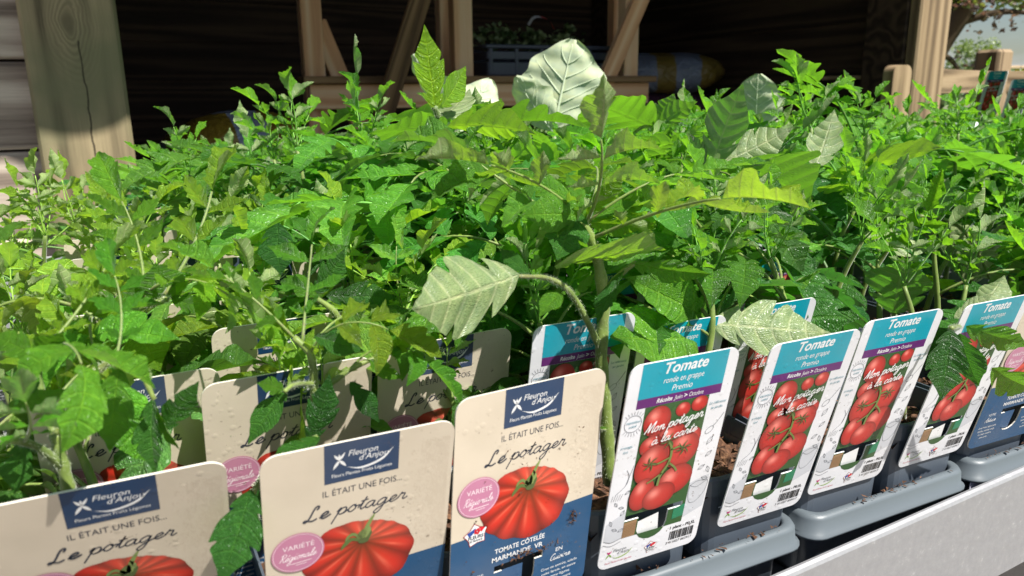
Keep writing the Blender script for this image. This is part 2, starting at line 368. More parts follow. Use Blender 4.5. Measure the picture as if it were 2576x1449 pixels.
# roof: boards under felt, sloping to the back, and a scalloped sheet added out of view to shade post and bays
V = [(-1.9, YF - .10, 2.30), (XR + .4, YF - .10, 2.30), (XR + .4, inner_y + .3, 2.05), (-1.9, inner_y + .3, 2.05)]
V2 = [(a, b, c + .06) for a, b, c in V]
link('roof', mesh('roof', [tuple(Vector(v) - SH) for v in V + V2], [[3, 2, 1, 0], [4, 5, 6, 7], [0, 1, 5, 4], [1, 2, 6, 5], [2, 3, 7, 6], [3, 0, 4, 7]]), MAT['black'], shed)
bmat = plain('ground_dark', S(70, 60, 52), .9, .2, .2, 6, .3)
shed_box('floor_slab', -1.7, XR + .1, YF + .02, inner_y, .0, .03, bmat, .004)
caster = empty('shadow_caster', (-.7, YF - .4, 2.3)); tag(caster, 'scalloped cloth added out of view to cast shadow on the shed front', 'shadow_caster')
AW = Vector(caster.location)
cloth = plain('caster_cloth', S(120, 116, 96), .8, .2, .08, 10)
ey, ez = YF - .80, 2.42; ax1 = 2.62
shp = [(-2.2, YF - .12, 2.52), (-2.2, ey, ez), (ax1, ey, ez), (ax1, YF - .12, 2.52)]
link('caster_sheet', mesh('caster_sheet', [tuple(Vector(v) - AW) for v in shp + [(a, b, c + .012) for a, b, c in shp]], [[0, 1, 2, 3], [7, 6, 5, 4], [0, 4, 5, 1], [1, 5, 6, 2], [2, 6, 7, 3], [3, 7, 4, 0]]), cloth, caster)
zs = CZ - .045 + (SUN.z / -SUN.y) * .80     # height whose shadow meets the post where the photograph shows it
V = []; nseg = 180
for i in range(nseg + 1):
    x = -2.2 + (ax1 + 2.2) * i / nseg
    d = abs(math.sin((x - .40) * math.pi / .22)) ** .7
    V += [(x, ey - .006, ez), (x, ey - .006, zs - .045 * d + .03)]
V2 = [(a, b + .01, c) for a, b, c in V]; n = len(V)
F = []
for i in range(nseg):
    a = 2 * i; F += [[a, a + 1, a + 3, a + 2], [n + a + 2, n + a + 3, n + a + 1, n + a], [a + 1, n + a + 1, n + a + 3, a + 3]]
link('caster_scallops', mesh('caster_scallops', [tuple(Vector(v) - AW) for v in V + V2], F), cloth, caster)

# ------------------------------------------------------------------ timber shelf in the shed
YS = 2.50
shelf = empty('timber_shelf', onY(1180, 400, YS).xy.to_3d()); tag(shelf, 'pale pine shelf rack with diagonal braces standing inside the shed', 'shelf')
SO = Vector(shelf.location)
def sb(name, a, b, w, d, mat, Y=YS, Yb=None, zlo=None, **k):
    p, q = onY(*a, Y), onY(*b, Yb or Y)
    if zlo is not None:
        t = (zlo - p.z) / (q.z - p.z); q = p + (q - p) * t
    return beam(name, p - SO, q - SO, w, d, mat, shelf, **k)
def upright(px, Y, w=.064, mat=None):
    p = onY(px, 235, Y); return beam('upright', Vector((p.x, p.y, .03)) - SO, Vector((p.x, p.y, 2.02)) - SO, w, .05, mat or MAT['pine'], shelf)
upright(793, YS); upright(1163, YS + .02, .068); upright(1577, YS, .062)
for px in (1122, 1545): upright(px, YS + .33, .05)
sb('brace', (796, 55), (1010, 560), .058, .028, MAT['pine'], YS + .045)
sb('brace', (1640, -70), (1405, 480), .062, .028, MAT['pine'], YS - .045)
p = onY(770, 233, YS); q = onY(1610, 233, YS); zr = p.z
beam('front_rail', Vector((p.x, YS - .042, CZ - .0)) - SO, Vector((q.x, YS - .042, CZ + .0)) - SO, .075, .03, MAT['pine'], shelf)
beam('back_rail', Vector((p.x + .25, YS + .36, CZ)) - SO, Vector((q.x, YS + .36, CZ)) - SO, .075, .03, MAT['pine'], shelf)
for i in range(3):
    y = YS - .02 + i * .125
    beam('shelf_board', Vector((p.x - .02 + .07 * i, y, CZ + .050 + .001 * (i % 2))) - SO, Vector((q.x + .02, y, CZ + .050 + .001 * (i % 2))) - SO, .022, .118, MAT['oldboard'] if i == 0 else MAT['pine'], shelf)
beam('lower_rail', Vector((p.x, YS - .042, .28)) - SO, Vector((q.x, YS - .042, .28)) - SO, .075, .03, MAT['pine'], shelf)
lean = beam('leaning_board', onY(1062, -20, YS - .16), onY(920, 420, YS - .10), .062, .022, MAT['oldboard'])
lo, hi = onY(1062, -20, YS - .16), onY(930, 400, YS - .13)
dvec = (lo - hi); t = (.034 - hi.z) / dvec.z; foot = hi + dvec * t; t = (2.0 - hi.z) / dvec.z; head = hi + dvec * t
bpy.data.objects.remove(lean)
lean = beam('leaning_board', foot, head, .062, .022, MAT['oldboard']); tag(lean, 'dark weathered board leaning against the front of the pine shelf', 'board')

# crates on the shelf
def crate(name, x0, x1, y0, y1, z0, h, mat, label):
    e = empty(name, ((x0 + x1) / 2, (y0 + y1) / 2, z0)); tag(e, label, 'crate')
    w, d = x1 - x0, y1 - y0
    box('base', w - .01, d - .01, .006, mat, e, (0, 0, .003), .002)
    for s in (-1, 1):
        for (sx, sy, ln) in ((w, .008, 0), (.008, d - .02, 1)):
            loc = (0, s * (d / 2 - .004), h / 2) if ln == 0 else (s * (w / 2 - .004), 0, h / 2)
            zz = .004
            for j, bhh in enumerate((h * .42, h * .26)):
                box('side_slat', sx, sy, bhh, mat, e, (loc[0], loc[1], zz + bhh / 2), .002); zz += bhh + h * .09
        box('rim', w + .02, .018, .014, mat, e, (0, s * (d / 2 - .002), h - .004), .004)
        box('rim', .018, d - .036, .014, mat, e, (s * (w / 2 - .002), 0, h - .004), .004)
    n = max(3, int(w / .09))
    for i in range(n + 1):
        for s in (-1, 1): box('rib', .014, .012, h - .01, mat, e, (-w / 2 + .012 + (w - .024) * i / n, s * (d / 2 - .004), h / 2), .002)
    return e
crm = plain('crate_plastic', S(58, 62, 78), .45, .5, .1, 9)
a = onY(1192, 190, YS + .12); b = onY(1545, 190, YS + .12)
cr = crate('plastic_crate', a.x + .02, b.x - .05, YS + .04, YS + .42, CZ + .063, .105, crm, 'blue grey slatted crate of leafy plants on the pine shelf')
UPC = 0; upcr = None if not UPC else crate('plastic_crate', a.x + .04, b.x - .10, YS + .06, YS + .40, CZ + .171, .06, crm, 'shallow crate stacked on top of the slatted crate on the pine shelf')

hr = random.Random(33)
for k, px in enumerate((1235, 1330, 1440)):          # dark leafy plants standing in the crate
    q = onY(px, 150, YS + .20); lp = empty('leafy_plant', (q.x, q.y, CZ + .075)); tag(lp, ['dark leafy plant in the shelf crate beside the middle upright', 'dark bushy plant in the middle of the shelf crate', 'dark leafy plant in the shelf crate nearest the diagonal brace'][k], 'plant')
    V, F = tube_geo([(0, 0, -.005), (.005, 0, .05), (0, .005, .10)], [.004, .003, .002], 6); link('stem', mesh('stem', V, F, True), bark, lp)
    link('foliage', leaves_mesh('foliage', blob_pts(hr, 160, [(Vector((hr.uniform(-.06, .06), hr.uniform(-.05, .05), hr.uniform(.07, .14))), (.06, .05, .045)) for _ in range(4)]), .035, hr), MAT['leaf'], lp, None, (.05, .09, .03))
P_ = [onY(a_, b_, YS + .10) for a_, b_ in ((1332, 62), (1345, 44), (1365, 42), (1385, 52), (1398, 74))]
V = []; C = []; F = []
for i, q in enumerate(spline([tuple(p_) for p_ in P_], 5)):
    V += [(q[0], q[1], q[2] - .004), (q[0] + .002, q[1] + .02, q[2] + .004)]; C += [S(210, 60, 60) if i > 9 else S(214, 214, 214)] * 2
F = [[2 * i, 2 * i + 1, 2 * i + 3, 2 * i + 2] for i in range(len(V) // 2 - 1)]
rb = link('ribbon_tag', mesh('ribbon_tag', V, F, True, None, C), MAT['print']); tag(rb, 'curled red and white plant tag above the shelf crate', 'tag')
# compost bags
def bag_mat(name, c1, c2, c3):
    mt, N, fin = new_mat(name); tc = N('TexCoord'); s = N('SeparateXYZ', ins={0: tc.outputs['Object']})
    nz = N('TexNoise', ins={0: tc.outputs['Object'], 'Scale': 7.0, 'Detail': 4})
    x = math_(N, 'ADD', s.outputs[0], math_(N, 'MULTIPLY', math_(N, 'SUBTRACT', nz.outputs[0], .5), .05))
    r = N('ValToRGB', ins={0: math_(N, 'ADD', math_(N, 'MULTIPLY', x, 1.25), .5)}); r.color_ramp.interpolation = 'CONSTANT'
    e = r.color_ramp.elements
    for _ in range(4): e.new(.5)
    for q, (p, c) in zip(e, [(0, c3), (.26, c1), (.44, c2), (.55, c1), (.68, c2), (.97, c2)]): q.position = p; q.color = c
    wr = N('TexNoise', ins={0: tc.outputs['Object'], 'Scale': 16.0, 'Detail': 7, 'Distortion': 1.5}); bp = N('Bump', ins={'Strength': .9, 'Distance': .02, 'Height': wr.outputs[0]})
    p = N('BsdfPrincipled', ins={'Base Color': r.outputs[0], 'Roughness': .32, 'Normal': bp.outputs[0]}); fin(p.outputs[0]); return mt
def bag(loc, sx, sy, sz, rz, mat, label, seed):
    rnd = random.Random(seed); V = []; F = []; nu, nv = 28, 14
    ph = [rnd.uniform(0, 6) for _ in range(6)]
    for i in range(nv + 1):
        for j in range(nu):
            u = 2 * math.pi * j / nu; v = -math.pi / 2 + math.pi * i / nv
            cx_, sx_ = math.cos(u), math.sin(u)
            e = lambda t, p: math.copysign(abs(t) ** p, t)
            x = e(cx_, .62) * e(math.cos(v), .6); y = e(sx_, .6) * e(math.cos(v), .55); z = e(math.sin(v), .8)
            w = 1 + .05 * math.sin(3 * u + ph[0]) * math.cos(2 * v + ph[1]) + .03 * math.sin(7 * u + ph[2] + 3 * v)
            zz = z * (1 - .35 * abs(x) ** 2.5) * w
            V.append((x * sx / 2 * w, y * sy / 2 * w, (zz * sz / 2 if z > 0 else zz * sz / 2) + sz / 2 * .96))
    for i in range(nv):
        for j in range(nu):
            F.append([i * nu + j, i * nu + (j + 1) % nu, (i + 1) * nu + (j + 1) % nu, (i + 1) * nu + j])
    o = link('compost_bag', mesh('compost_bag', V, F, True), mat, None, Matrix.Translation(loc) @ Matrix.Rotation(rz, 4, 'Z')); tag(o, label, 'bag'); return o
YEL, WHT, PUR = S(136, 110, 36), S(142, 148, 166), S(70, 44, 60)
bm1 = bag_mat('bag_yellow_white', YEL, WHT, WHT); bm2 = bag_mat('bag_dark', PUR, S(60, 48, 56), S(96, 60, 40)); bm3 = bag_mat('bag_orange', S(160, 120, 40), WHT, WHT)
bm4 = bag_mat('bag_blue_white', S(110, 116, 134), S(118, 98, 44), S(70, 74, 96))
cpt = onY(585, 345, 2.15)
# a pile: each bag rests on the one below
zt = CZ - .055                       # crest of the top bag, seen just under eye level
hts = [.17, .17, .17, .17, .17]; zb = .03; n = 0
while zb + .165 < zt - .10:
    bag((cpt.x - .05 + .03 * (-1) ** n, 2.34, zb), .50, .40, .175, R(4 * (-1) ** n), [bm3, bm2][n % 2], ['orange and white compost bag inside the pile by the clad post', 'dark purple compost bag inside the pile by the clad post'][n % 2] + [', on the floor', ', second layer', ', third layer', ', fourth layer', ', fifth layer', ', sixth layer'][n], n); zb += .158; n += 1
bag((cpt.x + .03, 2.26, zb), .40, .36, max(.12, zt - zb + .02), R(6), bm1, 'yellow and white compost bag lying on top of the pile', 11)
bag((cpt.x - .34, 2.42, 0.03), .5, .36, .16, R(10), bm2, 'dark bag on the floor between clad post and pile', 12)
c2 = onY(1690, 205, 2.72); zb = .03; n = 0
while zb + .16 < c2.z - .03:
    bag((c2.x + .03, 2.85, zb), .60, .40, .17, R(-8 + 5 * (n % 2)), [bm2, bm3][n % 2], ['dark compost bag low in the pile beside the pine shelf', 'orange compost bag low in the pile beside the pine shelf'][n % 2] + [', at the bottom', ', second up', ', third up', ', fourth up', ', fifth up', ', sixth up', ', seventh up'][n], 20 + n); zb += .152; n += 1
bag((c2.x, 2.82, zb), .55, .38, .17, R(-24), bm4, 'blue white and yellow compost bag on top of the pile beside the shelf', 31)

# thin pale plank in the shed and a round-topped display board by the far post
a, b = onY(2120, 195, 2.05), onY(2232, 194, 2.05)
pl = beam('plank', a, b, .014, .20, MAT['fence']); 
pl.matrix_basis.translation.z = a.z
tag(pl, 'thin pale plank fixed level beside the far shed post', 'plank')
def rounded_board(px0, px1, py0, Y, th, label):
    a = onY(px0, py0, Y); b = onY(px1, py0, Y); w = b.x - a.x; h = a.z; r = w * .30; pts = [(0, 0), (w, 0)]
    for cx_, a0 in ((w - r, 0), (r, 90)):
        for k in range(7): t = R(a0 + 15 * k); pts.append((cx_ + r * math.cos(t), h - r + r * math.sin(t)))
    n = len(pts); V = [(x, 0, z) for x, z in pts] + [(x, th, z) for x, z in pts]
    F = [list(range(n)), [n + i for i in range(n)][::-1]] + [[i, n + i, n + (i + 1) % n, (i + 1) % n] for i in range(n)]
    o = link('display_board', mesh('display_board', V, F), MAT['fence'], None, Vector((a.x, Y, 0))); tag(o, label, 'board'); return o
rounded_board(2250, 2296, 163, 1.60, .035, 'upright wooden board with rounded top in front of the far shed post')

# ------------------------------------------------------------------ fence, trees, building beyond the shed
def fence():
    D = 3.9
    p = onD(2503, 125, D); root = empty('rail_fence', (p.x, p.y, 0)); tag(root, 'rustic wooden rail fence with thick square post beside the lawn', 'fence'); O = Vector(root.location)
    side = RT.copy(); side.z = 0; side.normalize(); fc = FW.copy(); fc.z = 0; fc.normalize()
    rot = Matrix.Rotation(math.atan2(side.y, side.x) + R(28), 4, 'Z')
    for k in (0, 1):
        q = p + side * 2.1 * k + (fc * .35 * -k)
        V, F = box_geo(.105, .105, p.z, .012)
        o = link('post', mesh('post', V, F), MAT['fence'], root, Matrix.Translation(Vector((q.x, q.y, p.z / 2)) - O) @ rot)
    for dz in (.13, .60):
        for k in (-1, 0):
            q0 = p + side * 2.1 * k + fc * .35 * -k if k == 0 else Vector((XR + .23, YF + .10, 0)); q1 = p + side * 2.1 * (k + 1) + fc * .35 * -(k + 1)
            beam('rail', Vector((q0.x, q0.y, p.z - dz)) - O, Vector((q1.x, q1.y, p.z - dz)) - O, .085, .05, MAT['fence'], root, face=-fc)
fence()
def near_tree():
    rnd = random.Random(5); D = 6.2
    tr = empty('leaning_tree', onD(2240, 560, D).xy.to_3d()); tag(tr, 'leaning tree with sparse purple brown leaves beyond the rail fence', 'tree'); O = Vector(tr.location)
    pts = [O + Vector((0, 0, -.05)), O + Vector((.02, 0, .6)), onD(2312, 205, D), onD(2362, 110, D), onD(2408, 45, D), onD(2460, -30, D), onD(2530, -180, D)]
    P = [Vector(q) - O for q in spline([tuple(p) for p in pts], 5)]
    V, F = tube_geo(P, [.115 - .06 * i / (len(P) - 1) for i in range(len(P))], 10); link('trunk', mesh('trunk', V, F, True), bark, tr)
    blobs = []; limbs = []
    for (pa, pb) in (((2400, 60), (2640, 40)), ((2440, -10), (2600, -60)), ((2380, 100), (2330, 30)), ((2350, 140), (2420, 190)), ((2440, -20), (2360, -140)), ((2470, -60), (2680, -160)), ((2440, -20), (2500, 12))):
        a, b = onD(*pa, D), onD(*pb, D + rnd.uniform(-.4, .4)); mid = (a + b) / 2 + Vector((0, 0, .05))
        L_ = spline([tuple(a - O), tuple(mid - O), tuple(b - O)], 5)
        g = tube_geo(L_, [.03 - .022 * i / (len(L_) - 1) for i in range(len(L_))], 6); limbs.append(g)
        for t in (.35, .6, .8, 1.0): blobs.append((a + (b - a) * t - O, (.16, .18, .10)))
    for g in limbs: link('limb', mesh('limb', *g, True), bark, tr)
    pm = leaf_mat('purple_leaf', pale=(.16, .09, .08, 1), trans=.35, glow=(1.2, .9, .7, 1))
    link('crown', leaves_mesh('crown', blob_pts(rnd, 480, blobs), .045, rnd), pm, tr, None, (.07, .045, .04))
    gb = [(onD(2480 + 25 * k, -12 + 10 * math.sin(k), D + .2) - O, (.14, .2, .10)) for k in range(5)] + [(onD(2390 + 12 * k, 0 + 16 * (k % 2), D) - O, (.09, .12, .09)) for k in range(4)]
    link('new_leaves', leaves_mesh('new_leaves', blob_pts(rnd, 420, gb), .055, rnd), MAT['leaf'], tr, None, (.12, .16, .03))
near_tree()
def far_tree(px, py, D, w, h, label, colr, seed, n=1500, trunk=True):
    rnd = random.Random(seed); top = onD(px, py, D); t = empty('far_tree', (top.x, top.y, 0)); tag(t, label, 'tree'); H = top.z
    V, F = tube_geo([(0, 0, -.1), (0, 0, H * .4), (.1, 0, H * .8)], [w * .06, w * .045, w * .015], 8); link('trunk', mesh('trunk', V, F, True), bark, t)
    bl = [(Vector((rnd.uniform(-.5, .5) * w * .6, rnd.uniform(-.5, .5) * w * .6, H - h + h * rnd.uniform(.12, .88))), (w * .22, w * .22, h * .14)) for _ in range(14)]
    link('crown', leaves_mesh('crown', blob_pts(rnd, n, bl), w * .07, rnd), MAT['leaf'], t, None, colr)
far_tree(2462, 80, 42, 2.6, 3.6, 'tall green tree standing far behind the rail fence', (.10, .15, .05), 3)
far_tree(2592, 140, 38, 1.5, 3.6, 'narrow dark evergreen tree far behind beside the pale building', (.03, .06, .03), 4)
far_tree(2380, 150, 45, 2.2, 2.4, 'low rounded tree far behind near the leaning tree', (.07, .09, .05), 6)
# far white building with a yellow sign
bp_ = onD(2585, 200, 62); bl = empty('white_building', (bp_.x, bp_.y, 0)); tag(bl, 'long white flat roofed building with yellow sign far across the lawn', 'building')
wallm = plain('white_render', S(226, 224, 216), .8, .3, .04, 1)
rz = Matrix.Rotation(math.atan2(RT.y, RT.x), 4, 'Z'); hb = onD(2585, 172, 62).z
V, F = box_geo(9, 5, hb, .02, (3.3, 2.5, hb / 2)); link('wall', mesh('wall', V, F), wallm, bl, rz)
V, F = box_geo(9.4, 5.4, .18, .02, (3.3, 2.5, hb + .09)); link('roof', mesh('roof', V, F), plain('roof_trim', S(214, 180, 150), .7), bl, rz)
V, F = box_geo(.75, .06, .9, .01, (-.55, -.035, hb - .5)); link('sign', mesh('sign', V, F), plain('yellow_sign', S(232, 190, 40), .5), bl, rz)
for k in range(4):
    V, F = box_geo(1.1, .06, 1.0, .01, (.9 + k * 1.8, -.035, hb * .55)); link('window', mesh('window', V, F), plain('window_glass', S(60, 70, 84), .15), bl, rz)
hp = onD(2400, 232, 30); hr = random.Random(9)
he = empty('hedge', (hp.x, hp.y, 0)); tag(he, 'dark clipped hedge running along the far side of the lawn', 'hedge')
pts = [(hr.uniform(-6, 8), hr.uniform(-.5, .5), hr.uniform(0.05, 1.0)) for _ in range(2600)]
link('foliage', leaves_mesh('foliage', pts, .24, hr), MAT['leaf'], he, rz, (.025, .04, .03))
link('stems', mesh('stems', *join(*[box_geo(.05, .05, .8, .005, (-5.8 + k * .6, 0, .4)) for k in range(23)])), bark, he, rz)
# stake in the lawn
s0 = onD(2437, 300, 5.2); s1 = onD(2437, 215, 5.2)
st = beam('stake', Vector((s0.x, s0.y, 0)), Vector((s0.x, s0.y, s1.z)), .05, .05, MAT['fence']); tag(st, 'slim wooden stake standing in the lawn behind the fence rail', 'stake')

# ------------------------------------------------------------------ the sales table
TS = CZ - .318                               # top surface of the table
alu = None
def alu_mat():
    mt, N, fin = new_mat('aluminium'); tc = N('TexCoord')
    mp = N('Mapping', ins={0: tc.outputs['Object'], 'Scale': (4, 60, 60)}); n1 = N('TexNoise', ins={0: mp.outputs[0], 'Scale': 12.0, 'Detail': 6})
    n2 = N('TexNoise', ins={0: tc.outputs['Object'], 'Scale': 130.0, 'Detail': 5, 'Roughness': .75})
    c = ramp(N, n2.outputs[0], [(.3, S(160, 160, 163)), (.6, S(170, 170, 172)), (.78, S(206, 206, 206))])
    ro = N('MapRange', ins={0: n1.outputs[0], 3: .42, 4: .62}); bp = N('Bump', ins={'Strength': .15, 'Distance': .0008, 'Height': n2.outputs[0]})
    p = N('BsdfPrincipled', ins={'Base Color': c, 'Metallic': .55, 'Roughness': ro.outputs[0], 'Normal': bp.outputs[0]}); fin(p.outputs[0]); return mt
alu = alu_mat()
tb = empty('sales_table', (1.2, .85, 0), R(3.2)); tag(tb, 'long aluminium sales table with raised edge rail holding tomato trays', 'table'); TO = Vector(tb.location)
RY, RZT = .334, CZ - .2745                    # rail: front face, top edge
TX0, TX1 = -1.0, 3.4
prof = [(0, -.084), (0, -.003), (.001, -.001), (.003, 0), (.005, -.0005), (.0062, -.002), (.0062, -.044), (.030, -.045), (.030, -.049), (.004, -.050), (.004, -.080), (.020, -.081), (.020, -.084)]
V = [];
for x in (TX0, TX1): V += [(x - TO.x, RY + a - TO.y, RZT + b) for a, b in prof]
n = len(prof); F = [[j, (j + 1) % n, n + (j + 1) % n, n + j] for j in range(n)] + [list(range(n))[::-1], [n + j for j in range(n)]]
link('edge_rail', mesh('edge_rail', V, F), alu, tb)
link('table_top', mesh('table_top', *box_geo(TX1 - TX0, 1.40, .012, .002, (1.2 - TO.x, .362 + .70 - TO.y, TS - .006))), plain('table_top_metal', S(120, 122, 124), .5), tb)
for x in (-.55, .665, 1.9, 3.1):
    for y in (.385, 1.60): box('leg', .045, .045, TS - .012, alu, tb, (x - TO.x, y - TO.y, (TS - .012) / 2), .003)
box('back_rail', TX1 - TX0, .006, .08, alu, tb, (1.2 - TO.x, 1.672 - TO.y, RZT - .04), .001)
# ------------------------------------------------------------------ tomato leaves
def leaflet_geo(rnd, lobes=3, depth=.42, fold=.22, droop=.25, wid=.30, curl=.12, ns=24, nt=4, bulge=.005, wave=.03):
    """one leaflet, unit length along +x, top side +z. returns verts, faces, uv(s, t)"""
    V = []; F = []; U = []
    ph = rnd.uniform(0, 6); tw = rnd.uniform(-.25, .25); sw = rnd.uniform(-.10, .10)
    edge = []
    for side in (-1, 1):
        k = lobes; pos = [.08 + .60 * (i + rnd.uniform(-.12, .12)) / k for i in range(k)]; dp = [depth * rnd.uniform(.6, 1.2) * (1 - .5 * i / k) for i in range(k)]
        edge.append((pos, dp))
    def hw(s, side):
        pos, dp = edge[0 if side < 0 else 1]
        w = wid * (math.sin(math.pi * min(1, max(0, s)) ** .72) ** .82 if 0 < s < 1 else 0) * (1 - .25 * s)
        if s > .5: w *= 1 - .34 * ((s - .5) / .5) ** 1.5
        f = 1
        for p, d in zip(pos, dp):
            u = (s - (p + .10)) / (.030 if ns > 34 else .040)
            f *= 1 - d * math.exp(-u * u)
        f *= 1 + .012 * math.sin(s * (23 + 6 * tw) + ph) + .012 * math.sin(s * 41 + 2 * ph)
        return w * f
    for i in range(ns + 1):
        s = i / ns
        for j in range(-nt, nt + 1):
            t = j / nt; side = -1 if t < 0 else 1; w = hw(s, side) * abs(t)
            x = s + (.30 * w + .55 * w * w / wid) * (1 - s) ** .4; y = side * w
            z = fold * w - curl * (w / wid) ** 2 * .35 * wid / .3
            z += bulge * math.cos(2 * math.pi * 7 * s + math.pi) * min(1, abs(t) * 2.5) * (1 if w > .01 else 0)
            z += wave * math.sin(s * 9 + ph + side * 1.3) * (w / wid)
            y += sw * s * s
            # twist and droop
            a = tw * s; y, z = y * math.cos(a) - z * math.sin(a), y * math.sin(a) + z * math.cos(a)
            th = -droop * s * 1.6
            # bend along an arc
            if abs(droop) > 1e-4:
                k = droop * 1.6; r = 1 / k
                px, pz = r * math.sin(k * x), -r * (1 - math.cos(k * x)); nx, nz_ = math.sin(k * x), math.cos(k * x)
                V.append((px + z * nx, y, pz + z * nz_))
            else: V.append((x, y, z))
            U.append((s, .5 + t * .5))
    m = 2 * nt + 1
    for i in range(ns):
        for j in range(m - 1): F.append([i * m + j, (i + 1) * m + j, (i + 1) * m + j + 1, i * m + j + 1])
    # stalk
    return V, F, U
LR = random.Random(21)
LEAFLETS = {'big': [], 'small': [], 'young': []}
for k in range(12):
    LEAFLETS['big'].append(leaflet_geo(LR, LR.choice((2, 3, 3)), LR.uniform(.55, .80), LR.uniform(.2, .9), LR.uniform(.0, .75), LR.uniform(.22, .28), LR.uniform(.0, .45), 28, 4, .006, .05))
for k in range(10):
    LEAFLETS['small'].append(leaflet_geo(LR, LR.choice((1, 2, 2)), LR.uniform(.35, .6), LR.uniform(.2, 1.0), LR.uniform(.1, 1.0), LR.uniform(.22, .30), LR.uniform(.1, .6), 18, 3, .010, .07))
for k in range(8):
    LEAFLETS['young'].append(leaflet_geo(LR, LR.choice((2, 3)), LR.uniform(.35, .6), LR.uniform(.6, 1.4), LR.uniform(-.3, 1.1), LR.uniform(.18, .24), LR.uniform(.1, .5), 14, 3, .014, .10))
LEAFLETS['broad'] = []
for k in range(10):
    LEAFLETS['broad'].append(leaflet_geo(LR, LR.choice((1, 2, 2)), LR.uniform(.50, .72), LR.uniform(.08, .30), LR.uniform(.03, .2), LR.uniform(.28, .33), LR.uniform(.0, .2), 40, 5, .006, .025))
LMESH = {k: [mesh('leaflet_%s' % k, v, f, True, u) for v, f, u in L] for k, L in LEAFLETS.items()}
for L in LMESH.values():
    for me in L: me.materials.append(MAT['leaf'])

def leaf_plan(rnd, kind):
    """rachis points + list of (leaflet kind, index, matrix); unit leaf length 1 along +x, arching"""
    e0, e1 = rnd.uniform(.05, .3), rnd.uniform(-1.5, -.7)
    if kind == 'young': e0, e1 = rnd.uniform(.0, .3), rnd.uniform(-.6, .4)
    n = 10; p = Vector((0, 0, 0)); pts = [p.copy()]; dirs = []
    bend = rnd.uniform(-.5, .5)
    for i in range(n):
        t = i / (n - 1); e = e0 + (e1 - e0) * t ** 1.2; a = bend * t
        d = Vector((math.cos(e) * math.cos(a), math.cos(e) * math.sin(a), math.sin(e))); dirs.append(d); p = p + d / n * .78; pts.append(p.copy())
    dirs.append(dirs[-1]); items = []
    src = 'young' if kind == 'young' else ('big' if kind == 'big' else 'small')
    def put(t, side, size, ang):
        f = t * n; i = min(n - 1, int(f)); q = pts[i].lerp(pts[i + 1], f - i); d = dirs[i]
        y = Vector((0, 0, 1)).cross(d).normalized(); z = d.cross(y)
        dirv = d * math.cos(ang) + y * (math.sin(ang) * side) + z * rnd.uniform(-.35, .12); dirv.normalize()
        zz = (z + y * (rnd.uniform(-.22, .22) - .25 * side) + d * rnd.uniform(-.1, .3)); zz = (zz - dirv * zz.dot(dirv)).normalized(); yy = zz.cross(dirv)
        M = Matrix((dirv, yy, zz)).transposed().to_4x4(); M.translation = q + dirv * size * .03
        items.append((src, rnd.randrange(len(LEAFLETS[src])), M @ Matrix.Scale(size, 4)))
    big = {'big': .52, 'small': .50, 'young': .40}[kind]
    put(1.0, 0, big * rnd.uniform(1.0, 1.25), 0)
    prs = [(.82, .88), (.54, .74)] if kind == 'big' else ([(.82, .85), (.52, .7)] if kind == 'small' else [(.82, .85), (.52, .8), (.28, .5)])
    for t, sz in prs:
        for side in (-1, 1):
            put(t + rnd.uniform(-.04, .04), side, big * sz * rnd.uniform(.75, 1.15), rnd.uniform(.85, 1.25))
    for t in (.66, .42):
        if kind != 'young' and rnd.random() < .7: put(t + rnd.uniform(-.04, .04), rnd.choice((-1, 1)), big * rnd.uniform(.2, .34), rnd.uniform(1.0, 1.4))
    return pts, items
PLANS = {k: [leaf_plan(LR, k) for _ in range(n)] for k, n in (('big', 8), ('small', 8), ('young', 6))}
RACHIS = {}; JOINED = {}
for k, L in PLANS.items():
    for i, (pts, items) in enumerate(L):
        r0 = {'big': .0105, 'small': .012, 'young': .013}[k]
        g = tube_geo([tuple(q) for q in pts], [r0 * (1 - .55 * j / (len(pts) - 1)) for j in range(len(pts))], 6)
        me = mesh('rachis', *g, True); me.materials.append(MAT['stem']); RACHIS[(k, i)] = me
        V = [tuple(v) for v in g[0]]; F = [list(f) for f in g[1]]; U = [(.4, .5)] * len(V); nF = len(F)
        for src, j, M in items:
            v, f, u = LEAFLETS[src][j]; o = len(V); V += [tuple(M @ Vector(q)) for q in v]; F += [[a + o for a in q] for q in f]; U += u
        me = mesh('leaf', V, F, True, U); me.materials.append(MAT['leaf']); me.materials.append(MAT['stem'])
        me.polygons.foreach_set('material_index', [1] * nF + [0] * (len(F) - nF)); JOINED[(k, i)] = me
MATURE = {'premio': (.044, .170, .030), 'marmande': (.098, .240, .042), 'noire': (.048, .175, .032)}
YOUNG = {'premio': (.135, .360, .026), 'marmande': (.235, .430, .042), 'noire': (.145, .365, .028)}
STEMC = (.17, .235, .055)
def lerp3(a, b, t): return tuple(x + (y - x) * t for x, y in zip(a, b))
def add_leaf(plant, kind, idx, M, color, split):
    if split:
        lf = link('leaf', RACHIS[(kind, idx)], None, plant, M, STEMC)
        for src, j, LM in PLANS[kind][idx][1]:
            k = random.uniform(.85, 1.2); link('leaflet', LMESH[src][j], None, lf, LM, tuple(c * k for c in color))
        return lf
    return link('leaf', JOINED[(kind, idx)], None, plant, M, color)
GUARD = []                                       # (segment in pixels, half width, depth): leaves the photograph shows uncovered
def to_px(p):
    d = p - CAM; z = d.dot(FW); return (1288 + FPX * d.dot(RT) / z, 724.5 - FPX * d.dot(UP) / z, z)
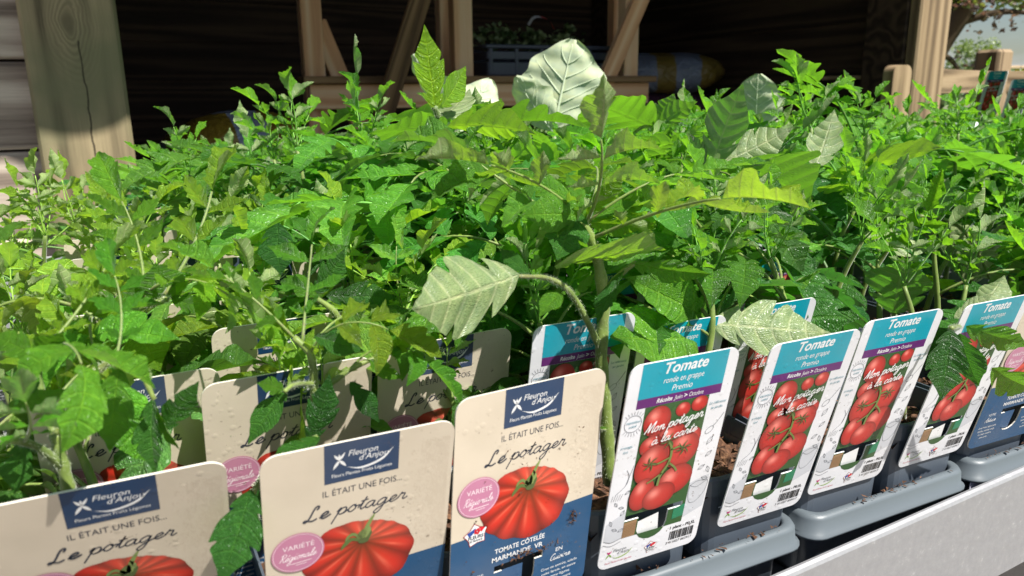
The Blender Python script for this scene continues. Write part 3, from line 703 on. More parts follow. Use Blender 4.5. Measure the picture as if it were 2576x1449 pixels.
def guarded(kind, idx, MW, y_):
    me = JOINED[(kind, idx)]; vs = me.vertices; n = len(vs); bad = 0; tot = 0
    for i in range(0, n, 23):
        w = MW @ vs[i].co
        if y_ < .85 and w.z < CZ - .112 and w.z > CZ - .27 and w.y < .281 + (CZ - .126 - w.z) * .25 + .004: return True
        if y_ < .85 and w.y < .255: return True
        px, py, z = to_px(w); tot += 1
        for (ax, ay, bx, by, hw_, dz) in GUARD:
            if z > dz - .008: continue
            ux, uy = bx - ax, by - ay; t = ((px - ax) * ux + (py - ay) * uy) / (ux * ux + uy * uy); t = min(1, max(0, t)); 
            if (px - ax - t * ux) ** 2 + (py - ay - t * uy) ** 2 < hw_ * hw_: bad += 1; break
    return bad > .12 * tot
STEMS = {}
SOIL_Z = CZ - .226
def plant(x, y, variety, H, rnd, split=False, nleaf=8, spread=1.0, label=None, group=None, lean=None, amin=None):
    root = empty('tomato_plant', (x, y, SOIL_Z)); tag(root, label, 'tomato plant', group)
    lx, ly = lean if lean else (rnd.uniform(-.03, .03), rnd.uniform(-.03, .03))
    P = [Vector((0, 0, -.012)), Vector((lx * .3 + rnd.uniform(-.006, .006), ly * .3, H * .4)), Vector((lx * .7, ly * .7 + rnd.uniform(-.006, .006), H * .75)), Vector((lx, ly, H))]
    pts = [Vector(q) for q in spline([tuple(q) for q in P], 4)]
    g = tube_geo(pts, [.0030 - .0014 * i / (len(pts) - 1) for i in range(len(pts))], 7); link('stem', mesh('stem', *g, True), MAT['stem'], root, None, STEMC)
    a0 = rnd.uniform(0, 6.28); lk = 'big' if variety != 'marmande' else 'small'
    for i in range(nleaf):
        t = .36 + .64 * i / (nleaf - 1); f = t * (len(pts) - 1); k = min(len(pts) - 2, int(f)); q = pts[k].lerp(pts[k + 1], f - k)
        az = a0 + i * 2.4 + rnd.uniform(-.3, .3)
        if amin is not None:            # keep leaves of the front row off the aisle side
            s = math.sin(az)
            if s < amin: az = R(rnd.uniform(20, 160))
        top = max(0, (t - .72) / .28)
        kind = 'young' if t > .86 else lk
        ln = (.146 if lk == 'big' else .110) * rnd.uniform(.8, 1.15) * spread
        if kind == 'young': ln *= .62 - .22 * top * rnd.random()
        el = R(rnd.uniform(22, 52) + 24 * top)
        M = Matrix.Translation(q) @ Matrix.Rotation(az, 4, 'Z') @ Matrix.Rotation(-el, 4, 'Y') @ Matrix.Rotation(rnd.uniform(-.28, .28), 4, 'X') @ Matrix.Scale(ln, 4)
        c = lerp3(MATURE[variety], YOUNG[variety], min(1, max(0, (t - .45) / .55) * rnd.uniform(.6, 1.2))); k2 = rnd.uniform(.65, 1.3); hu = rnd.uniform(.8, 1.15)
        li = rnd.randrange(len(PLANS[kind]))
        if guarded(kind, li, Matrix.Translation(root.location) @ M, y): continue
        add_leaf(root, kind, li, M, (c[0] * k2 * hu, c[1] * k2, c[2] * k2 * rnd.uniform(.8, 1.5)), split)
    for i in range(4):                              # crinkled growing tip
        az = a0 + i * 1.35; M = Matrix.Translation(pts[-1]) @ Matrix.Rotation(az, 4, 'Z') @ Matrix.Rotation(-R(rnd.uniform(40, 80)), 4, 'Y') @ Matrix.Scale(rnd.uniform(.042, .072), 4)
        add_leaf(root, 'young', rnd.randrange(len(PLANS['young'])), M, YOUNG[variety], False)
    return root
# ------------------------------------------------------------------ printed plant cards
from mathutils.geometry import tessellate_polygon
_txt = {}
def text_geo(s, shear=0, bold=0, spacing=1.0):
    key = (s, shear, bold, spacing)
    if key in _txt: return _txt[key]
    cu = bpy.data.curves.new('t', 'FONT'); cu.body = s; cu.size = 1; cu.shear = shear; cu.offset = bold; cu.resolution_u = 3; cu.space_character = spacing
    ob = bpy.data.objects.new('t', cu); col.objects.link(ob); dg = bpy.context.evaluated_depsgraph_get()
    me = bpy.data.meshes.new_from_object(ob.evaluated_get(dg)); V = [(v.co.x, v.co.y) for v in me.vertices]; F = [list(p.vertices) for p in me.polygons]
    bpy.data.objects.remove(ob); bpy.data.curves.remove(cu); bpy.data.meshes.remove(me)
    _txt[key] = (V, F); return V, F
SCRIPT = {
 'a': ([[(1.0, .8), (.6, 1.0), (.15, .7), (.1, .25), (.4, 0), (.8, .3), (1.0, .9), (.95, .3), (1.15, 0), (1.5, .25)]], 1.4),
 'c': ([[(.9, .8), (.6, 1), (.2, .7), (.1, .3), (.4, 0), (.8, .1), (1.2, .4)]], 1.1),
 'e': ([[(0, .2), (.5, .45), (.8, .75), (.55, 1), (.2, .7), (.15, .25), (.45, 0), (.85, .15), (1.2, .45)]], 1.1),
 'g': ([[(1.0, .8), (.6, 1), (.15, .7), (.1, .25), (.4, 0), (.8, .3), (1, .9), (.95, 0), (.8, -.9), (.45, -1.3), (.15, -1.0), (.5, -.45), (1.5, .3)]], 1.4),
 'i': ([[(0, .3), (.3, 1), (.25, .3), (.45, 0), (.8, .25)], [(.38, 1.45), (.45, 1.55)]], .75),
 'l': ([[(0, .2), (.5, 1.2), (.6, 2.0), (.4, 2.2), (.2, 1.6), (.2, .4), (.4, 0), (.8, .3)]], .75),
 'n': ([[(0, .7), (.2, 1), (.25, .5), (.2, 0), (.3, .5), (.65, 1), (.9, .8), (.85, .3), (1.05, 0), (1.4, .3)]], 1.3),
 'o': ([[(.8, .95), (.45, 1), (.12, .6), (.15, .2), (.5, 0), (.85, .3), (.85, .75), (.6, 1.0), (.8, .75), (1.3, .8)]], 1.2),
 'p': ([[(0, .5), (.3, 1.05), (.2, .2), (.0, -1.3)], [(.15, .2), (.4, .8), (.75, 1), (1.0, .75), (.95, .25), (.6, 0), (.3, .12)], [(.6, 0), (.95, .1), (1.3, .5)]], 1.25),
 'r': ([[(0, .4), (.25, 1.15), (.3, .95), (.65, .95), (.7, .7), (.65, .25), (.85, 0), (1.2, .3)]], 1.0),
 's': ([[(0, .2), (.45, 1.05), (.7, .5), (.6, .1), (.2, .0), (.05, .2)], [(.5, .02), (.95, .3)]], .9),
 't': ([[(0, .3), (.4, 1.2), (.5, 1.9), (.4, 1), (.35, .3), (.55, 0), (.95, .3)], [(.05, 1.3), (.85, 1.42)]], .85),
 'u': ([[(0, .6), (.2, 1), (.2, .35), (.45, 0), (.8, .4), (.95, 1), (.92, .3), (1.1, 0), (1.4, .3)]], 1.3),
 'L': ([[(.98, 1.62), (1.08, 1.95), (.92, 2.2), (.68, 2.05), (.58, 1.5), (.56, .8), (.45, .2), (.2, -.05), (.02, .1), (.2, .26), (.65, .05), (1.05, -.02), (1.45, .22)]], 1.75),
 'M': ([[(.0, .1), (.3, .9), (.6, 2.1), (.75, 1), (.85, .2), (1.2, 1.2), (1.75, 2.2), (1.7, 1), (1.7, .2), (1.9, 0), (2.2, .3)]], 2.1),
 'R': ([[(.35, 0), (.55, 1), (.65, 2)], [(.2, 1.6), (.6, 2.15), (1.35, 2.1), (1.5, 1.6), (1.1, 1.15), (.65, 1.1), (1.1, .6), (1.3, .1), (1.6, .0), (1.9, .3)]], 1.75),
 'C': ([[(1.3, 1.75), (1.2, 2.15), (.6, 1.9), (.25, 1.0), (.4, .2), (.9, 0), (1.5, .4)]], 1.35),
 'A': ([[(.0, .0), (.6, 1.2), (1.1, 2.2), (1.1, 1), (1.15, .2), (1.4, 0), (1.6, .3)], [(.4, .8), (1.2, .9)]], 1.5),
 ' ': ([], .8)}
SCRIPT['é'] = (SCRIPT['e'][0] + [[(.55, 1.35), (.85, 1.75)]], 1.1); SCRIPT['à'] = (SCRIPT['a'][0] + [[(.35, 1.75), (.65, 1.35)]], 1.4)
class Flat:
    """flat print on a card: millimetres, u to the right, v down from the card's top edge; every piece lies a hair above the last layer"""
    def __init__(s, w, h): s.w, s.h = w, h; s.V = []; s.F = []; s.C = []
    def raw(s, pts, faces, colr, layer):
        o = len(s.V)
        for (u, v) in pts: s.V.append(((u - s.w / 2) / 1000, -(.0005 + layer * .00007), (s.h - v) / 1000))
        s.F += [[i + o for i in f] for f in faces]
        s.C += [colr] * len(pts) if len(colr) == 4 and not hasattr(colr[0], '__len__') else list(colr)
    def poly(s, pts, colr, layer, holes=()):
        loops = [[Vector((a, -b, 0)) for a, b in pts]] + [[Vector((a, -b, 0)) for a, b in h] for h in holes]
        flat = list(pts) + [p for h in holes for p in h]; tri = tessellate_polygon(loops)
        out = []
        for t in tri:
            (a, b), (c, d), (e, f) = [flat[i] for i in t]
            ar = (c - a) * (-f + b) - (e - a) * (-d + b)
            out.append(list(t) if ar > 0 else list(t)[::-1])
        s.raw(flat, out, colr, layer)
    def rect(s, u0, v0, u1, v1, colr, layer): s.raw([(u0, v1), (u1, v1), (u1, v0), (u0, v0)], [[0, 1, 2, 3]], colr, layer)
    def ell(s, cu, cv, ru, rv, colr, layer, n=28, rot=0):
        pts = [(cu + ru * math.cos(a) * math.cos(rot) - rv * math.sin(a) * math.sin(rot), cv + ru * math.cos(a) * math.sin(rot) + rv * math.sin(a) * math.cos(rot)) for a in [2 * math.pi * k / n for k in range(n)]]
        s.poly(pts, colr, layer)
    def stroke(s, pts, wd, colr, layer, n=6, taper=False, closed=False):
        P = spline(pts, n) if len(pts) > 2 else [np.array(p, float) for p in pts]; V = []; m = len(P)
        for i, p in enumerate(P):
            t = P[min(i + 1, m - 1)] - P[max(i - 1, 0)]; L = math.hypot(*t) or 1; nx, ny = -t[1] / L, t[0] / L
            w = wd / 2 * (math.sin(math.pi * min(1, max(.06, i / (m - 1)))) ** .7 if taper else 1)
            V += [(p[0] + nx * w, p[1] + ny * w), (p[0] - nx * w, p[1] - ny * w)]
        s.raw(V, [[2 * i, 2 * i + 2, 2 * i + 3, 2 * i + 1] for i in range(m - 1)], colr, layer)
    def text(s, body, u, v, size, colr, layer, shear=0, bold=0, width=None, align='L', rot=0, spacing=1.0):
        V, F = text_geo(body, shear, bold, spacing)
        if not V: return
        x0 = min(p[0] for p in V); x1 = max(p[0] for p in V); k = size; kx = size if width is None else width / (x1 - x0)
        off = {'L': 0, 'C': -(x1 - x0) / 2, 'R': -(x1 - x0)}[align]; ca, sa = math.cos(rot), math.sin(rot)
        pts = []
        for a, b in V:
            a = (a - x0 + off) * kx; b = b * k; pts.append((u + a * ca + b * sa, v - b * ca + a * sa))
        s.raw(pts, F, colr, layer)
    def script(s, body, u, v, xh, colr, layer, wd, slant=.38, rise=0, width=None):
        tot = sum(SCRIPT[c][1] for c in body); kx = xh if width is None else width / tot; x = 0
        for c in body:
            st, adv = SCRIPT[c]
            for pl in st:
                s.stroke([(u + (x + a) * kx + b * xh * slant, v - b * xh - (x + a) * kx * rise) for a, b in pl], wd, colr, layer, 5)
            x += adv
    def shade(s, cu, cv, ru, rv, rot, fn, layer, nr=7, na=26, outline=None):
        V = [(cu, cv)]; C = [fn(0, 0)]; F = []
        for i in range(1, nr + 1):
            for j in range(na):
                a = 2 * math.pi * j / na; r = i / nr; k = outline(a) if outline else 1
                x, y = r * k * math.cos(a), r * k * math.sin(a); C.append(fn(x, y))
                V.append((cu + ru * x * math.cos(rot) - rv * y * math.sin(rot), cv + ru * x * math.sin(rot) + rv * y * math.cos(rot)))
        for j in range(na): F.append([0, 1 + (j + 1) % na, 1 + j])
        for i in range(nr - 1):
            for j in range(na):
                a, b = 1 + i * na + j, 1 + i * na + (j + 1) % na; F.append([a, b, b + na, a + na])
        s.raw(V, F, C, layer)
    def build(s, name):
        me = mesh(name, s.V, s.F, False, None, s.C); me.materials.append(MAT['print']); return me
def round_rect(w, h, r, n=6, u0=0, v0=0):
    P = []
    for cu, cv, a0 in ((w - r, r, -90), (w - r, h - r, 0), (r, h - r, 90), (r, r, 180)):
        for k in range(n + 1): a = R(a0 + 90 * k / n); P.append((u0 + cu + r * math.cos(a), v0 + cv + r * math.sin(a)))
    return P
def card_mesh(w, h, hole, front, edge, back, r=7):
    P = round_rect(w, h, r, 7); loops = [[Vector((a, -b, 0)) for a, b in P], [Vector((a, -b, 0)) for a, b in hole]]
    flat = P + hole; tri = tessellate_polygon(loops); th = .0006; V = []; F = []; C = []; n = len(flat)
    for y, c in ((-.0005 + .0, front), (.0003, back)):
        for (u, v) in flat: V.append(((u - w / 2) / 1000, y, (h - v) / 1000)); C.append(c)
    for t in tri:
        (a, b), (c, d), (e, f) = [flat[i] for i in t]; ar = (c - a) * (-f + b) - (e - a) * (-d + b); t = list(t) if ar > 0 else list(t)[::-1]
        F.append(t); F.append([i + n for i in t][::-1])
    o = len(V)
    for lo, ln in ((0, len(P)), (len(P), len(hole))):
        for i in range(ln):
            a, b = lo + i, lo + (i + 1) % ln; q = [V[a], V[b], V[b + n], V[a + n]]; F.append([len(V) + k for k in range(4)]); V += q; C += [edge] * 4
    me = mesh('card', V, F, False, None, C); me.materials.append(MAT['print']); return me
def u_hole(cx_, half_top, v0, v1, half, vb):
    P = [(cx_ - half_top, v0), (cx_ + half_top, v0), (cx_ + half_top, v1), (cx_ + half, v1)]
    for k in range(9): a = R(180 * k / 8); P.append((cx_ + half * math.cos(a), vb - half * .9 + half * .9 * math.sin(a)))
    P += [(cx_ - half, v1), (cx_ - half_top, v1)]; return P[::-1]
WHITE = S(228, 228, 228); NAVY = S(18, 52, 88); BEIGE = S(204, 191, 171); INK = S(34, 44, 62); TEAL = S(0, 152, 172); PURP = S(92, 24, 104); BLUE = S(20, 72, 112)
def petals(F, cu, cv, k, colr, layer, cols=None):
    """the cross-of-petals emblem"""
    def petal(a, ln, wd, c):
        ca, sa = math.cos(a), math.sin(a); P = []
        for t in (0, .2, .45, .7, .9, 1): P.append((t * ln, wd * math.sin(math.pi * t ** .8) / 2))
        for t in (.9, .7, .45, .2): P.append((t * ln, -wd * math.sin(math.pi * t ** .8) / 2))
        F.poly([(cu + a_ * ca - b * sa, cv + a_ * sa + b * ca) for a_, b in P], c, layer)
    cs = cols or [colr] * 4
    petal(R(-58), 4.4 * k, 1.1 * k, cs[0]); petal(R(-125), 4.0 * k, 1.2 * k, cs[1]); petal(R(122), 5.2 * k, 1.4 * k, cs[2]); petal(R(52), 4.6 * k, 1.4 * k, cs[3]); petal(R(-92), 3.2 * k, 1.0 * k, cs[1])
def logo(F, u, v, k, colr, layer, cols=None, tcol=None, swc=None):
    petals(F, u, v, k * 1.0, colr, layer, cols); tcol = tcol or colr
    F.text('Fleuron', u + 3.6 * k, v - 1.2 * k, 4.3 * k, tcol, layer, .25, 0, 12.6 * k); F.text("d'Anjou", u + 8.2 * k, v + 2.1 * k, 4.3 * k, tcol, layer, .25, 0, 12.6 * k)
    pts = []
    up = spline([(u + 3.0 * k, v + 4.2 * k), (u + 9 * k, v + 5.6 * k), (u + 17 * k, v + 3.6 * k), (u + 23.2 * k, v - 1.6 * k)], 5); dn = spline([(u + 23.2 * k, v - 1.6 * k), (u + 18 * k, v + 4.4 * k), (u + 9.5 * k, v + 6.6 * k), (u + 3.0 * k, v + 4.2 * k)], 5)
    F.poly([tuple(p) for p in up] + [tuple(p) for p in dn[1:-1]], swc or colr, layer)
def star(F, cu, cv, k, layer):
    def st(r, rr, c, ly):
        P = []
        for i in range(10):
            a = R(-100 + 36 * i); q = r if i % 2 == 0 else rr; P.append((cu + q * math.cos(a), cv + q * math.sin(a)))
        F.poly([P[0]] + P[1:], c, ly)
    st(7.2 * k, 5.0 * k, S(150, 30, 40), layer); st(6.6 * k, 4.6 * k, WHITE, layer + 1)
    F.poly([(cu - 5 * k, cv - 2.2 * k), (cu - .4 * k, cv - 4.4 * k), (cu - .2 * k, cv - 2.6 * k), (cu - 3.6 * k, cv + .4 * k)], S(30, 70, 150), layer + 2)
    for i in range(5):
        a = R(72 * i); F.ell(cu + .6 * k + 1.1 * k * math.cos(a), cv - 2.2 * k + 1.1 * k * math.sin(a), .85 * k, .85 * k, S(206, 30, 44), layer + 3, 8)
    F.poly([(cu + 1.5 * k, cv - 4.4 * k), (cu + 5 * k, cv - 3.4 * k), (cu + 3 * k, cv - 1 * k)], S(206, 30, 44), layer + 2)
    F.text('FLEURS', cu, cv + 2.0 * k, 2.7 * k, S(30, 40, 60), layer + 2, 0, .03, 8.4 * k, 'C'); F.text('DE FRANCE', cu, cv + 3.9 * k, 1.8 * k, S(30, 40, 60), layer + 2, 0, .02, 7.6 * k, 'C')

def marmande_design():
    w, h = 80, 128; D = {}
    hole = u_hole(38, 14, 97, 101, 9.5, 118)
    D['card'] = card_mesh(w, h, hole, BEIGE, S(226, 220, 208), S(190, 180, 162))
    F = Flat(w, h); F.rect(24.5, .02, 55.5, 20, NAVY, 1); D['logo_panel'] = F.build('logo_panel')
    F = Flat(w, h); logo(F, 30.6, 8.8, .98, WHITE, 2); F.text('Fleurs Plantes Fruits Légumes', 40, 17.2, 2.5, WHITE, 2, 0, 0, 25, 'C'); D['logo_lettering'] = F.build('logo_lettering')
    F = Flat(w, h); F.text('IL ÉTAIT UNE FOIS...', 40.5, 26.6, 4.6, INK, 1, 0, 0, 33.5, 'C'); F.script('Le potager', 15.5, 37.6, 3.3, INK, 1, .62, .42, 0, 43.5)
    F.script('Le', 15.62, 37.55, 3.3, INK, 2, .75, .42, 0, 43.5 * (1.75 + 1.1) / sum(SCRIPT[c][1] for c in 'Le potager')); D['slogan_lettering'] = F.build('slogan_lettering')
    F = Flat(w, h)
    # halftone shading of the printed linen ground
    rn = random.Random(3)
    dots = []
    for i in range(46):
        for j in range(40):
            u = 59 + i * .42; v = 8 + j * 1.5 + (.75 if i % 2 else 0)
            if rn.random() < (i / 46) * .95 and u < 78.5: dots.append((u, v))
    for u, v in dots: F.rect(u, v, u + .22, v + .5, S(196, 180, 158), 1)
    D['card_grain'] = F.build('card_grain')
    F = Flat(w, h)
    P = [(0.02, 75), (w - .02, 72), (w - .02, h - 7)] + [(w - 7 + 6.98 * math.cos(R(a)), h - 7 + 6.98 * math.sin(R(a))) for a in range(10, 91, 16)] + [(7 + 6.98 * math.cos(R(a)), h - 7 + 6.98 * math.sin(R(a))) for a in range(90, 181, 15)]
    F.poly(P, BLUE, 1, [hole]); D['lower_panel'] = F.build('lower_panel')
    F = Flat(w, h)
    F.text('TOMATE CÔTELÉE', 38, 89.4, 3.9, WHITE, 2, 0, .015, 28.5, 'C'); F.text('MARMANDE  VR', 37, 94.2, 3.9, WHITE, 2, 0, .015, 29, 'C')
    F.text('EN', 62, 101, 3.4, WHITE, 2, 0, 0, 4, 'C'); F.script('Cuisine', 56.5, 106, 1.7, WHITE, 2, .35, .38)
    F.text('VOTRE', 14, 101, 3.0, WHITE, 2, 0, 0, 8, 'C'); F.script('Astuce', 8.5, 106, 1.7, WHITE, 2, .35, .38)
    for i, t in enumerate(('Crue en entrée, salade', 'cuite farcie, en sauce', 'comme légume', 'accompagnement')): F.text(t, 63, 111 + i * 3.0, 2.3, WHITE, 2, 0, 0, [22, 21, 14, 16][i], 'C')
    for i, t in enumerate(('Gros fruits, légèrement', 'côtelés, tomate rouge', 'à chair tendre', 'peu acide')): F.text(t, 14, 111 + i * 3.0, 2.2, WHITE, 2, 0, 0, [19, 18, 14, 8][i], 'C')
    D['variety_lettering'] = F.build('variety_lettering')
    # ribbed tomato
    F = Flat(w, h); V = []; C = []; Fc = []; na, nr = 150, 16; su, sv = 40.8, 56.2
    def outl(a):
        cu_, cv_, ru, rv = 39.6, 64.5, 24.6, 20.0
        best = None; dx, dy = math.cos(a), math.sin(a)
        for r in np.linspace(60, 1, 240):
            x, y = su + r * dx - cu_, sv + r * dy - cv_; x2 = x * .955 + y * .30; y2 = -x * .30 + y * .955
            if abs(x2 / ru) ** 2.3 + abs(y2 / rv) ** 2.3 < 1: return r
        return 1
    ribs = 13
    for j in range(na):
        a = 2 * math.pi * j / na; ro = outl(a); wob = .35 * math.sin(a * 2 + 1); ph = ribs * (a + wob * .35); rib = math.cos(ph)
        for i in range(nr + 1):
            t = i / nr; r = ro * t * (1 + .018 * rib * t); V.append((su + r * math.cos(a), sv + r * math.sin(a)))
            sh = .50 + .48 * (rib * .5 + .5) ** .6 * min(1, t * 2)
            lit = max(0, math.cos(a + R(62))) * .30 + max(0, math.cos(ph - .9)) ** 6 * .38 * math.exp(-((t - .55) / .22) ** 2)
            rim = max(0, (t - .72) / .28); k = sh * (1 - .38 * rim * rim * (1 if math.sin(a) > -.2 else .4)) * (1 - .32 * math.exp(-(t / .16) ** 2))
            c = (min(1, .60 * k ** 1.4 + lit * .40), min(1, .022 * k + lit * .20 + .02 * (1 - t)), min(1, .012 * k + lit * .12), 1); C.append(c)
    n = nr + 1
    for j in range(na):
        j2 = (j + 1) % na
        for i in range(nr):
            q = [j * n + i, j2 * n + i, j2 * n + i + 1, j * n + i + 1]; Fc.append(q)
    F.raw(V, [f[::-1] for f in Fc], C, 3)
    for (pts, wd, c) in (([(41, 57), (41.3, 52), (43.5, 46), (46, 41.5)], 2.0, S(122, 140, 78)), ([(40.8, 56), (40, 53), (41.5, 49)], 4.2, S(98, 112, 62)), ([(40, 56), (36, 53.5), (33, 55.5), (31, 58.5)], 2.2, S(86, 106, 52)), ([(40, 55), (37, 51), (34.5, 51.5), (33, 54)], 1.7, S(112, 130, 72)), ([(41.5, 55), (43.5, 50.5), (42, 46.5)], 1.6, S(128, 146, 84)), ([(40.5, 57), (39.8, 54), (38.4, 51.5)], 1.6, S(70, 84, 44)), ([(42, 57), (43.4, 54), (44.6, 51)], 1.6, S(84, 100, 54))):
        F.stroke(pts, wd, c, 5, 6, True)
    F.ell(41, 55.8, 2.4, 1.5, S(80, 92, 50), 6); D['tomato_picture'] = F.build('tomato_picture')
    F = Flat(w, h); pk = S(186, 122, 150); F.ell(13.2, 53, 10.9, 10.7, pk, 6, 40)
    ring = [(13.2 + 10.2 * math.cos(2 * math.pi * k / 40), 53 + 10.0 * math.sin(2 * math.pi * k / 40)) for k in range(41)]; F.stroke(ring, .3, S(226, 190, 204), 7, 1)
    F.text('VARIÉTÉ', 13.4, 50.6, 3.6, S(240, 222, 228), 7, 0, 0, 13, 'C'); F.script('Régionale', 5.0, 56.4, 1.9, S(244, 230, 234), 7, .27, .4, 0, 15.4); F.stroke([(9.6, 58.7), (18.6, 58.3)], .3, S(244, 230, 234), 7); F.stroke([(12, 59.8), (16.6, 59.6)], .25, S(244, 230, 234), 7)
    D['variety_badge'] = F.build('variety_badge')
    F = Flat(w, h); star(F, 12.8, 74, .95, 3); D['origin_star'] = F.build('origin_star')
    F = Flat(w, h); F.poly([(28.5, 101.5), (41, 101.5)] + [(38 + 8.9 * math.cos(R(a)), 109.3 + 8.0 * math.sin(R(a))) for a in range(70, 181, 22)], S(24, 74, 116), -14); D['hook_tongue'] = F.build('hook_tongue')
    return D
def premio_design():
    w, h = 65, 128; D = {}
    hole = u_hole(31, 18.5, 93.5, 97.2, 9.6, 114)
    D['card'] = card_mesh(w, h, hole, S(222, 222, 226), WHITE, S(214, 214, 214), 6)
    F = Flat(w, h); F.rect(6.8, .02, 58.2, 20, TEAL, 1); F.rect(6.8, 20, 58.2, 25.4, PURP, 1); D['title_panel'] = F.build('title_panel')
    F = Flat(w, h)
    F.text('Tomate', 33, 7.4, 8.6, WHITE, 2, .25, .022, 26, 'C'); F.text('ronde en grappe', 32.5, 13.0, 4.7, WHITE, 2, .22, 0, 24.4, 'C'); F.text('Premio', 32.5, 18.2, 4.9, WHITE, 2, .22, 0, 12.4, 'C')
    F.text('Récolte', 18.4, 23.9, 3.6, WHITE, 2, .2, .02, 9.4); F.text('Juin', 28.8, 23.9, 3.6, WHITE, 2, .2, 0, 5); F.text('>', 34.9, 23.9, 3.8, WHITE, 2, 0, .02, 2); F.text('Octobre', 38, 23.9, 3.6, WHITE, 2, .2, 0, 8.8)
    D['title_lettering'] = F.build('title_lettering')
    F = Flat(w, h); rn = random.Random(8)
    F.poly([(12.4, 25.5), (51.4, 25.5), (51.4, 108.5), (12.4, 108.5)], S(46, 84, 40), 1, [hole])
    for k in range(46):
        u, v = rn.uniform(14, 50), rn.uniform(27, 62); a = rn.uniform(0, 6.3); ln = rn.uniform(3, 6.5)
        P = [(u + ln * t * math.cos(a) + sgn * ln * .28 * math.sin(math.pi * t) * -math.sin(a), v + ln * t * math.sin(a) + sgn * ln * .28 * math.sin(math.pi * t) * math.cos(a)) for sgn, ts in ((1, (0, .3, .6, 1)), (-1, (.6, .3))) for t in ts]
        P = [(min(51.3, max(12.5, a_)), max(25.6, b)) for a_, b in P]; g = rn.uniform(.5, 1.2); F.poly(P, (.045 * g, .15 * g, .035 * g, 1), 2)
    F.poly([(12.4, 98), (20.5, 97.4), (20.5, 108.4), (12.4, 108.5)], S(150, 118, 84), 2)
    for k in range(7): F.stroke([(12.6, 100.5 + k * 1.15), (20.8, 99.6 + k * 1.2)], .22, S(116, 84, 56), 3)
    F.poly([(44, 97.6), (51.3, 95.5), (51.3, 104), (44, 105)], S(34, 120, 84), 3)
    def tom(cu, cv, ru, rv, rot, lay):
        def fn(x, y):
            r2 = min(1, x * x + y * y); hl = math.exp(-((x + .28) ** 2 + (y + .38) ** 2) / .10); k = 1.0 - .52 * r2 ** 1.6
            return (min(1, .52 * k + .40 * hl), .018 * k + .22 * hl + .008, .014 * k + .18 * hl + .005, 1)
        F.shade(cu, cv, ru, rv, rot, fn, lay)
    tom(46, 29.5, 5.2, 4.6, 0, 4); tom(36, 31, 4.6, 4.2, .3, 3); tom(21, 35, 8.2, 9.2, 0, 5); tom(32, 47, 9.0, 8.6, -.2, 6); tom(45.5, 51, 5.6, 7, .3, 6); tom(20.5, 50, 7.5, 6.5, .2, 6)
    tom(40.4, 57.0, 10.8, 11.4, .5, 7); tom(22.4, 62, 9.8, 12.4, .3, 8); tom(40.2, 76.0, 11.0, 9.8, -.35, 9); tom(19.8, 80.4, 7.4, 10.4, .15, 10); tom(31.2, 84.4, 10.4, 8.4, -.3, 11)
    vine = S(104, 124, 60)
    for pts, wd in (([(31, 49), (33.5, 55), (33.2, 63), (29.5, 70), (28.5, 77)], 1.5), ([(33.2, 63), (37.5, 67), (39.5, 70)], 1.1), ([(33, 55), (38, 54), (41, 55.5)], 1.1), ([(33, 60), (26, 62), (22, 61)], 1.1), ([(30, 69), (25, 72), (21.5, 73.5)], 1.0)): F.stroke(pts, wd, vine, 13)
    for cu, cv in ((41, 55.5), (21.5, 61), (30.5, 48.5)):
        for k in range(6):
            a = R(60 * k + 17 * cu); F.stroke([(cu, cv), (cu + 2.6 * math.cos(a), cv + 2.4 * math.sin(a)), (cu + 5.4 * math.cos(a + .25), cv + 5 * math.sin(a + .25))], .9, S(62, 88, 36), 14, 4, True)
    D['tomato_picture'] = F.build('tomato_picture')
    F = Flat(w, h)
    F.script('Mon potager', 13.6, 41.0, 2.9, WHITE, 16, .62, .3, .10, 35.0); F.script('à la carte', 19.2, 48.6, 2.7, WHITE, 16, .58, .3, .10, 27.5); D['slogan_lettering'] = F.build('slogan_lettering')
    # line drawings down both margins
    F = Flat(w, h); G = S(96, 100, 106); T2 = S(60, 130, 146); GP = S(196, 198, 204)
    F.poly([(1.2, 96), (12.2, 90), (12.2, 108), (6, 109.5), (1.0, 107.5)], GP, 1); F.poly([(51.5, 82), (64, 79), (64.2, 101), (51.5, 106)], GP, 1)
    sun = [(6.6 + 4.9 * math.cos(2 * math.pi * k / 26), 33.6 + 4.9 * math.sin(2 * math.pi * k / 26)) for k in range(27)]; F.stroke(sun, .25, G, 2, 1)
    for k in range(24):
        a = 2 * math.pi * k / 24; u0, v0, u1, v1 = 6.6 + 5.4 * math.cos(a), 33.6 + 5.4 * math.sin(a), 6.6 + 7.4 * math.cos(a), 33.6 + 7.4 * math.sin(a)
        if .4 < u1 < 12.2: F.stroke([(u0, v0), (u1, v1)], .22, G, 2)
    F.text('exposition', 6.6, 33.2, 2.2, T2, 3, .3, 0, 8, 'C'); F.text('soleil', 6.6, 35.8, 2.2, T2, 3, .3, 0, 4.6, 'C'); F.text('arrosage,', 5.2, 48, 2.2, T2, 3, .3, 0, 7.2, 'C'); F.text('fort', 5.2, 51, 2.2, T2, 3, .3, 0, 3, 'C')
    F.text('La référence', 58, 32, 2.3, T2, 3, .3, 0, 10.6, 'C'); F.text('au jardin', 58, 35, 2.3, T2, 3, .3, 0, 7.6, 'C')
    F.stroke([(64, 39), (61, 43.5), (58.5, 46.5)], .3, G, 2); sp_ = [(56.6 + 2.9 * math.cos(2 * math.pi * k / 16) * .78 - 1.7 * math.sin(2 * math.pi * k / 16) * -.62, 48.4 + 2.9 * math.cos(2 * math.pi * k / 16) * -.62 + 1.7 * math.sin(2 * math.pi * k / 16) * .78) for k in range(17)]; F.stroke(sp_, .25, G, 2, 1)
